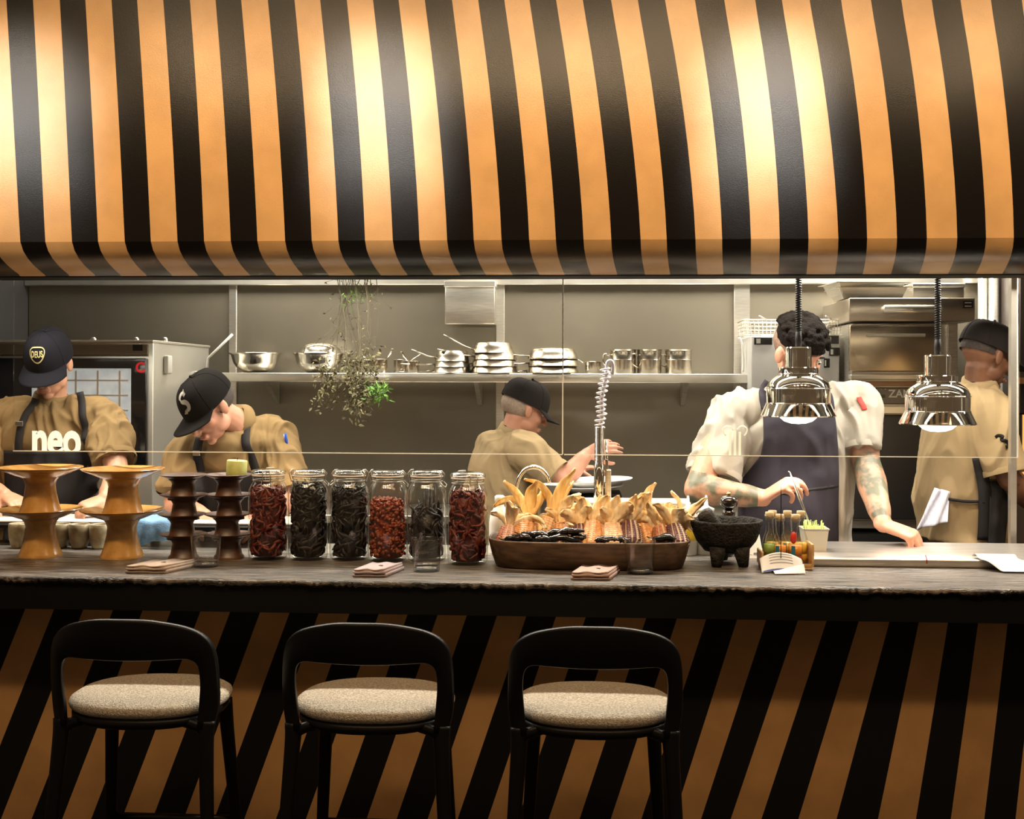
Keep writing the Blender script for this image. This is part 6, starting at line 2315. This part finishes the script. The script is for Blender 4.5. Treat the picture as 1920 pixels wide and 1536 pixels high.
# ---- cook walking behind, seen from behind
J = dict(pel=at(945, 1050, 1.78), waist=at(942, 970, 1.78), chest=at(948, 890, 1.76), neck=at(962, 812, 1.74),
         sL=at(922, 842, 1.93), eL=at(1000, 905, 1.98), wL=at(1075, 880, 1.95), sR=at(985, 848, 1.58), eR=at(1056, 900, 1.52), wR=at(1102, 850, 1.60))
hd = Head(at(985, 768, 1.74), (.86, .32, -.32), (.1, 0, 1), 1.0)
hl = dict(d=V((.9, .0, .1)), n=V((0, 0, 1)), curls=(.3, .4, .2), side=1)
hr = dict(d=V((.75, -.1, .30)), n=V((-.2, -.8, .5)), curls=[(.35, .35, .2), (.45, .4, .2), (.5, .4, .3), (.6, .5, .3)], side=1, thumb=(.4, .2), spread=.08)
root, body, shirt, shw, org = person('cook in pale khaki with a charcoal cap turned away, reaching right', J, KHAKIL, SK_B, TROU, hd,
                                     (at(1010, 900, 1.97), .076, .08, .078), (at(1044, 893, 1.53), .084, .086, .076), hl, hr, 1.2, .011, 9.9, wsc=7,
                                     tors=[(.165, .130), (.165, .130), (.185, .142), (.155, .11), (.068, .064)])
cap, pt = make_cap(root, hd, CAPG, org, brim_drop=.35)
crop_hair(hd, root, org, mat('grey_cropped_hair', (.24, .18, .14), .8, col2=(.34, .25, .19), vscale=150), -.04, 0.0)
MB().tube([J['neck'] + V((-.06, -.02, .0)), J['neck'] + V((-.02, -.07, -.005)), J['neck'] + V((.05, -.06, -.02))], .006, 8).build('apron_neck_strap', APR_B, root, org)

# ---- cook at the right, turned to the wood oven
J = dict(pel=at(1800, 1040, 1.42), waist=at(1806, 930, 1.42), chest=at(1812, 815, 1.40), neck=at(1836, 722, 1.38),
         sL=at(1795, 765, 1.56), eL=at(1875, 880, 1.62), wL=at(1945, 930, 1.60), sR=at(1852, 775, 1.24), eR=at(1892, 900, 1.18), wR=at(1955, 965, 1.30))
hd = Head(at(1852, 668, 1.37), (.88, .30, -.30), (.06, 0, 1), 1.06)
hl = dict(d=V((.9, .1, -.1)), n=V((0, 0, 1)), curls=(.4, .5, .3), side=1)
hr = dict(d=V((.9, .1, -.1)), n=V((0, -.3, .9)), curls=(.4, .5, .3), side=-1)
root, body, shirt, shw, org = person('cook in khaki with a dark cap at the right, turned towards the wood oven', J, KHAKIL, SK_C, TROU, hd,
                                     (at(1862, 868, 1.6), .078, .084, .082), (at(1884, 888, 1.19), .086, .090, .084), hl, hr, 1.3, .012, 5.2, wsc=6,
                                     tors=[(.170, .132), (.170, .132), (.190, .145), (.165, .115), (.070, .066)], hem=.06)
cap, pt = make_cap(root, hd, CAPG, org, brim_drop=.25)
crop_hair(hd, root, org, HAIRD, -.004, .0)
# black apron strings crossing the back and a towel at the hip
dp = Drape(shw, (J['chest'].x, J['chest'].y, 0), (0, -1, 0))
SX = lambda px: at(px, 880, 1.25).x - J['chest'].x
Z = lambda py: at(1810, py, 1.25).z
ap = dp.strap([(SX(1822), Z(855)), (SX(1834), Z(900)), (SX(1838), Z(950)), (SX(1838), Z(1010))], .050, off=.010).build('apron', APR_B, root, org)
dp.strap([(SX(1768), Z(934)), (SX(1800), Z(938)), (SX(1838), Z(938))], .012, off=.010).build('waist_tie', APR_B, ap, org)
dp.sheet(lambda v: (SX(1846), SX(1885)), Z(900), Z(1120), 10, 20, off=.012, hang=Z(930), fold=.01).build('apron_skirt', APR_B, ap, org)
c = at(1868, 826, 1.15)
sl = Drape(shw, (c.x, 1.24, 0), (.15, -1, 0))
sm_ = MB()
pts = [(-.026, .012), (-.016, .020), (-.004, .016), (-.010, .004), (.004, .000), (.018, -.006), (.022, -.018), (.008, -.024)]
sl.strap([(x, c.z + z) for x, z in pts], .014, off=.004, thick=.001, n=4).build('black_print', BLACK, shirt, org)
TOW = mat('striped_tea_towel', (.52, .54, .66), .9, col2=(.72, .72, .80), vscale=25, stretch=(8, 8, 1))
tw0 = thing('tea_towel', tuple(at(1745, 990, 1.25)), 'pale blue tea towel tucked at the hip of the right cook', 'towel')
to = tuple(at(1745, 990, 1.25))


def towel2(u, v):
    pa = lerp(at(1752, 915, 1.24), at(1782, 922, 1.24), u)
    pb = lerp(at(1712, 992, 1.22), at(1772, 978, 1.22), u)
    p = lerp(pa, pb, v)
    p.y += -.012 * math.sin(u * 11 + v * 2) - .01 - .02 * v
    return p


MB().grid(towel2, 24, 14, thick=.004).build('towel_cloth', TOW, tw0, to)
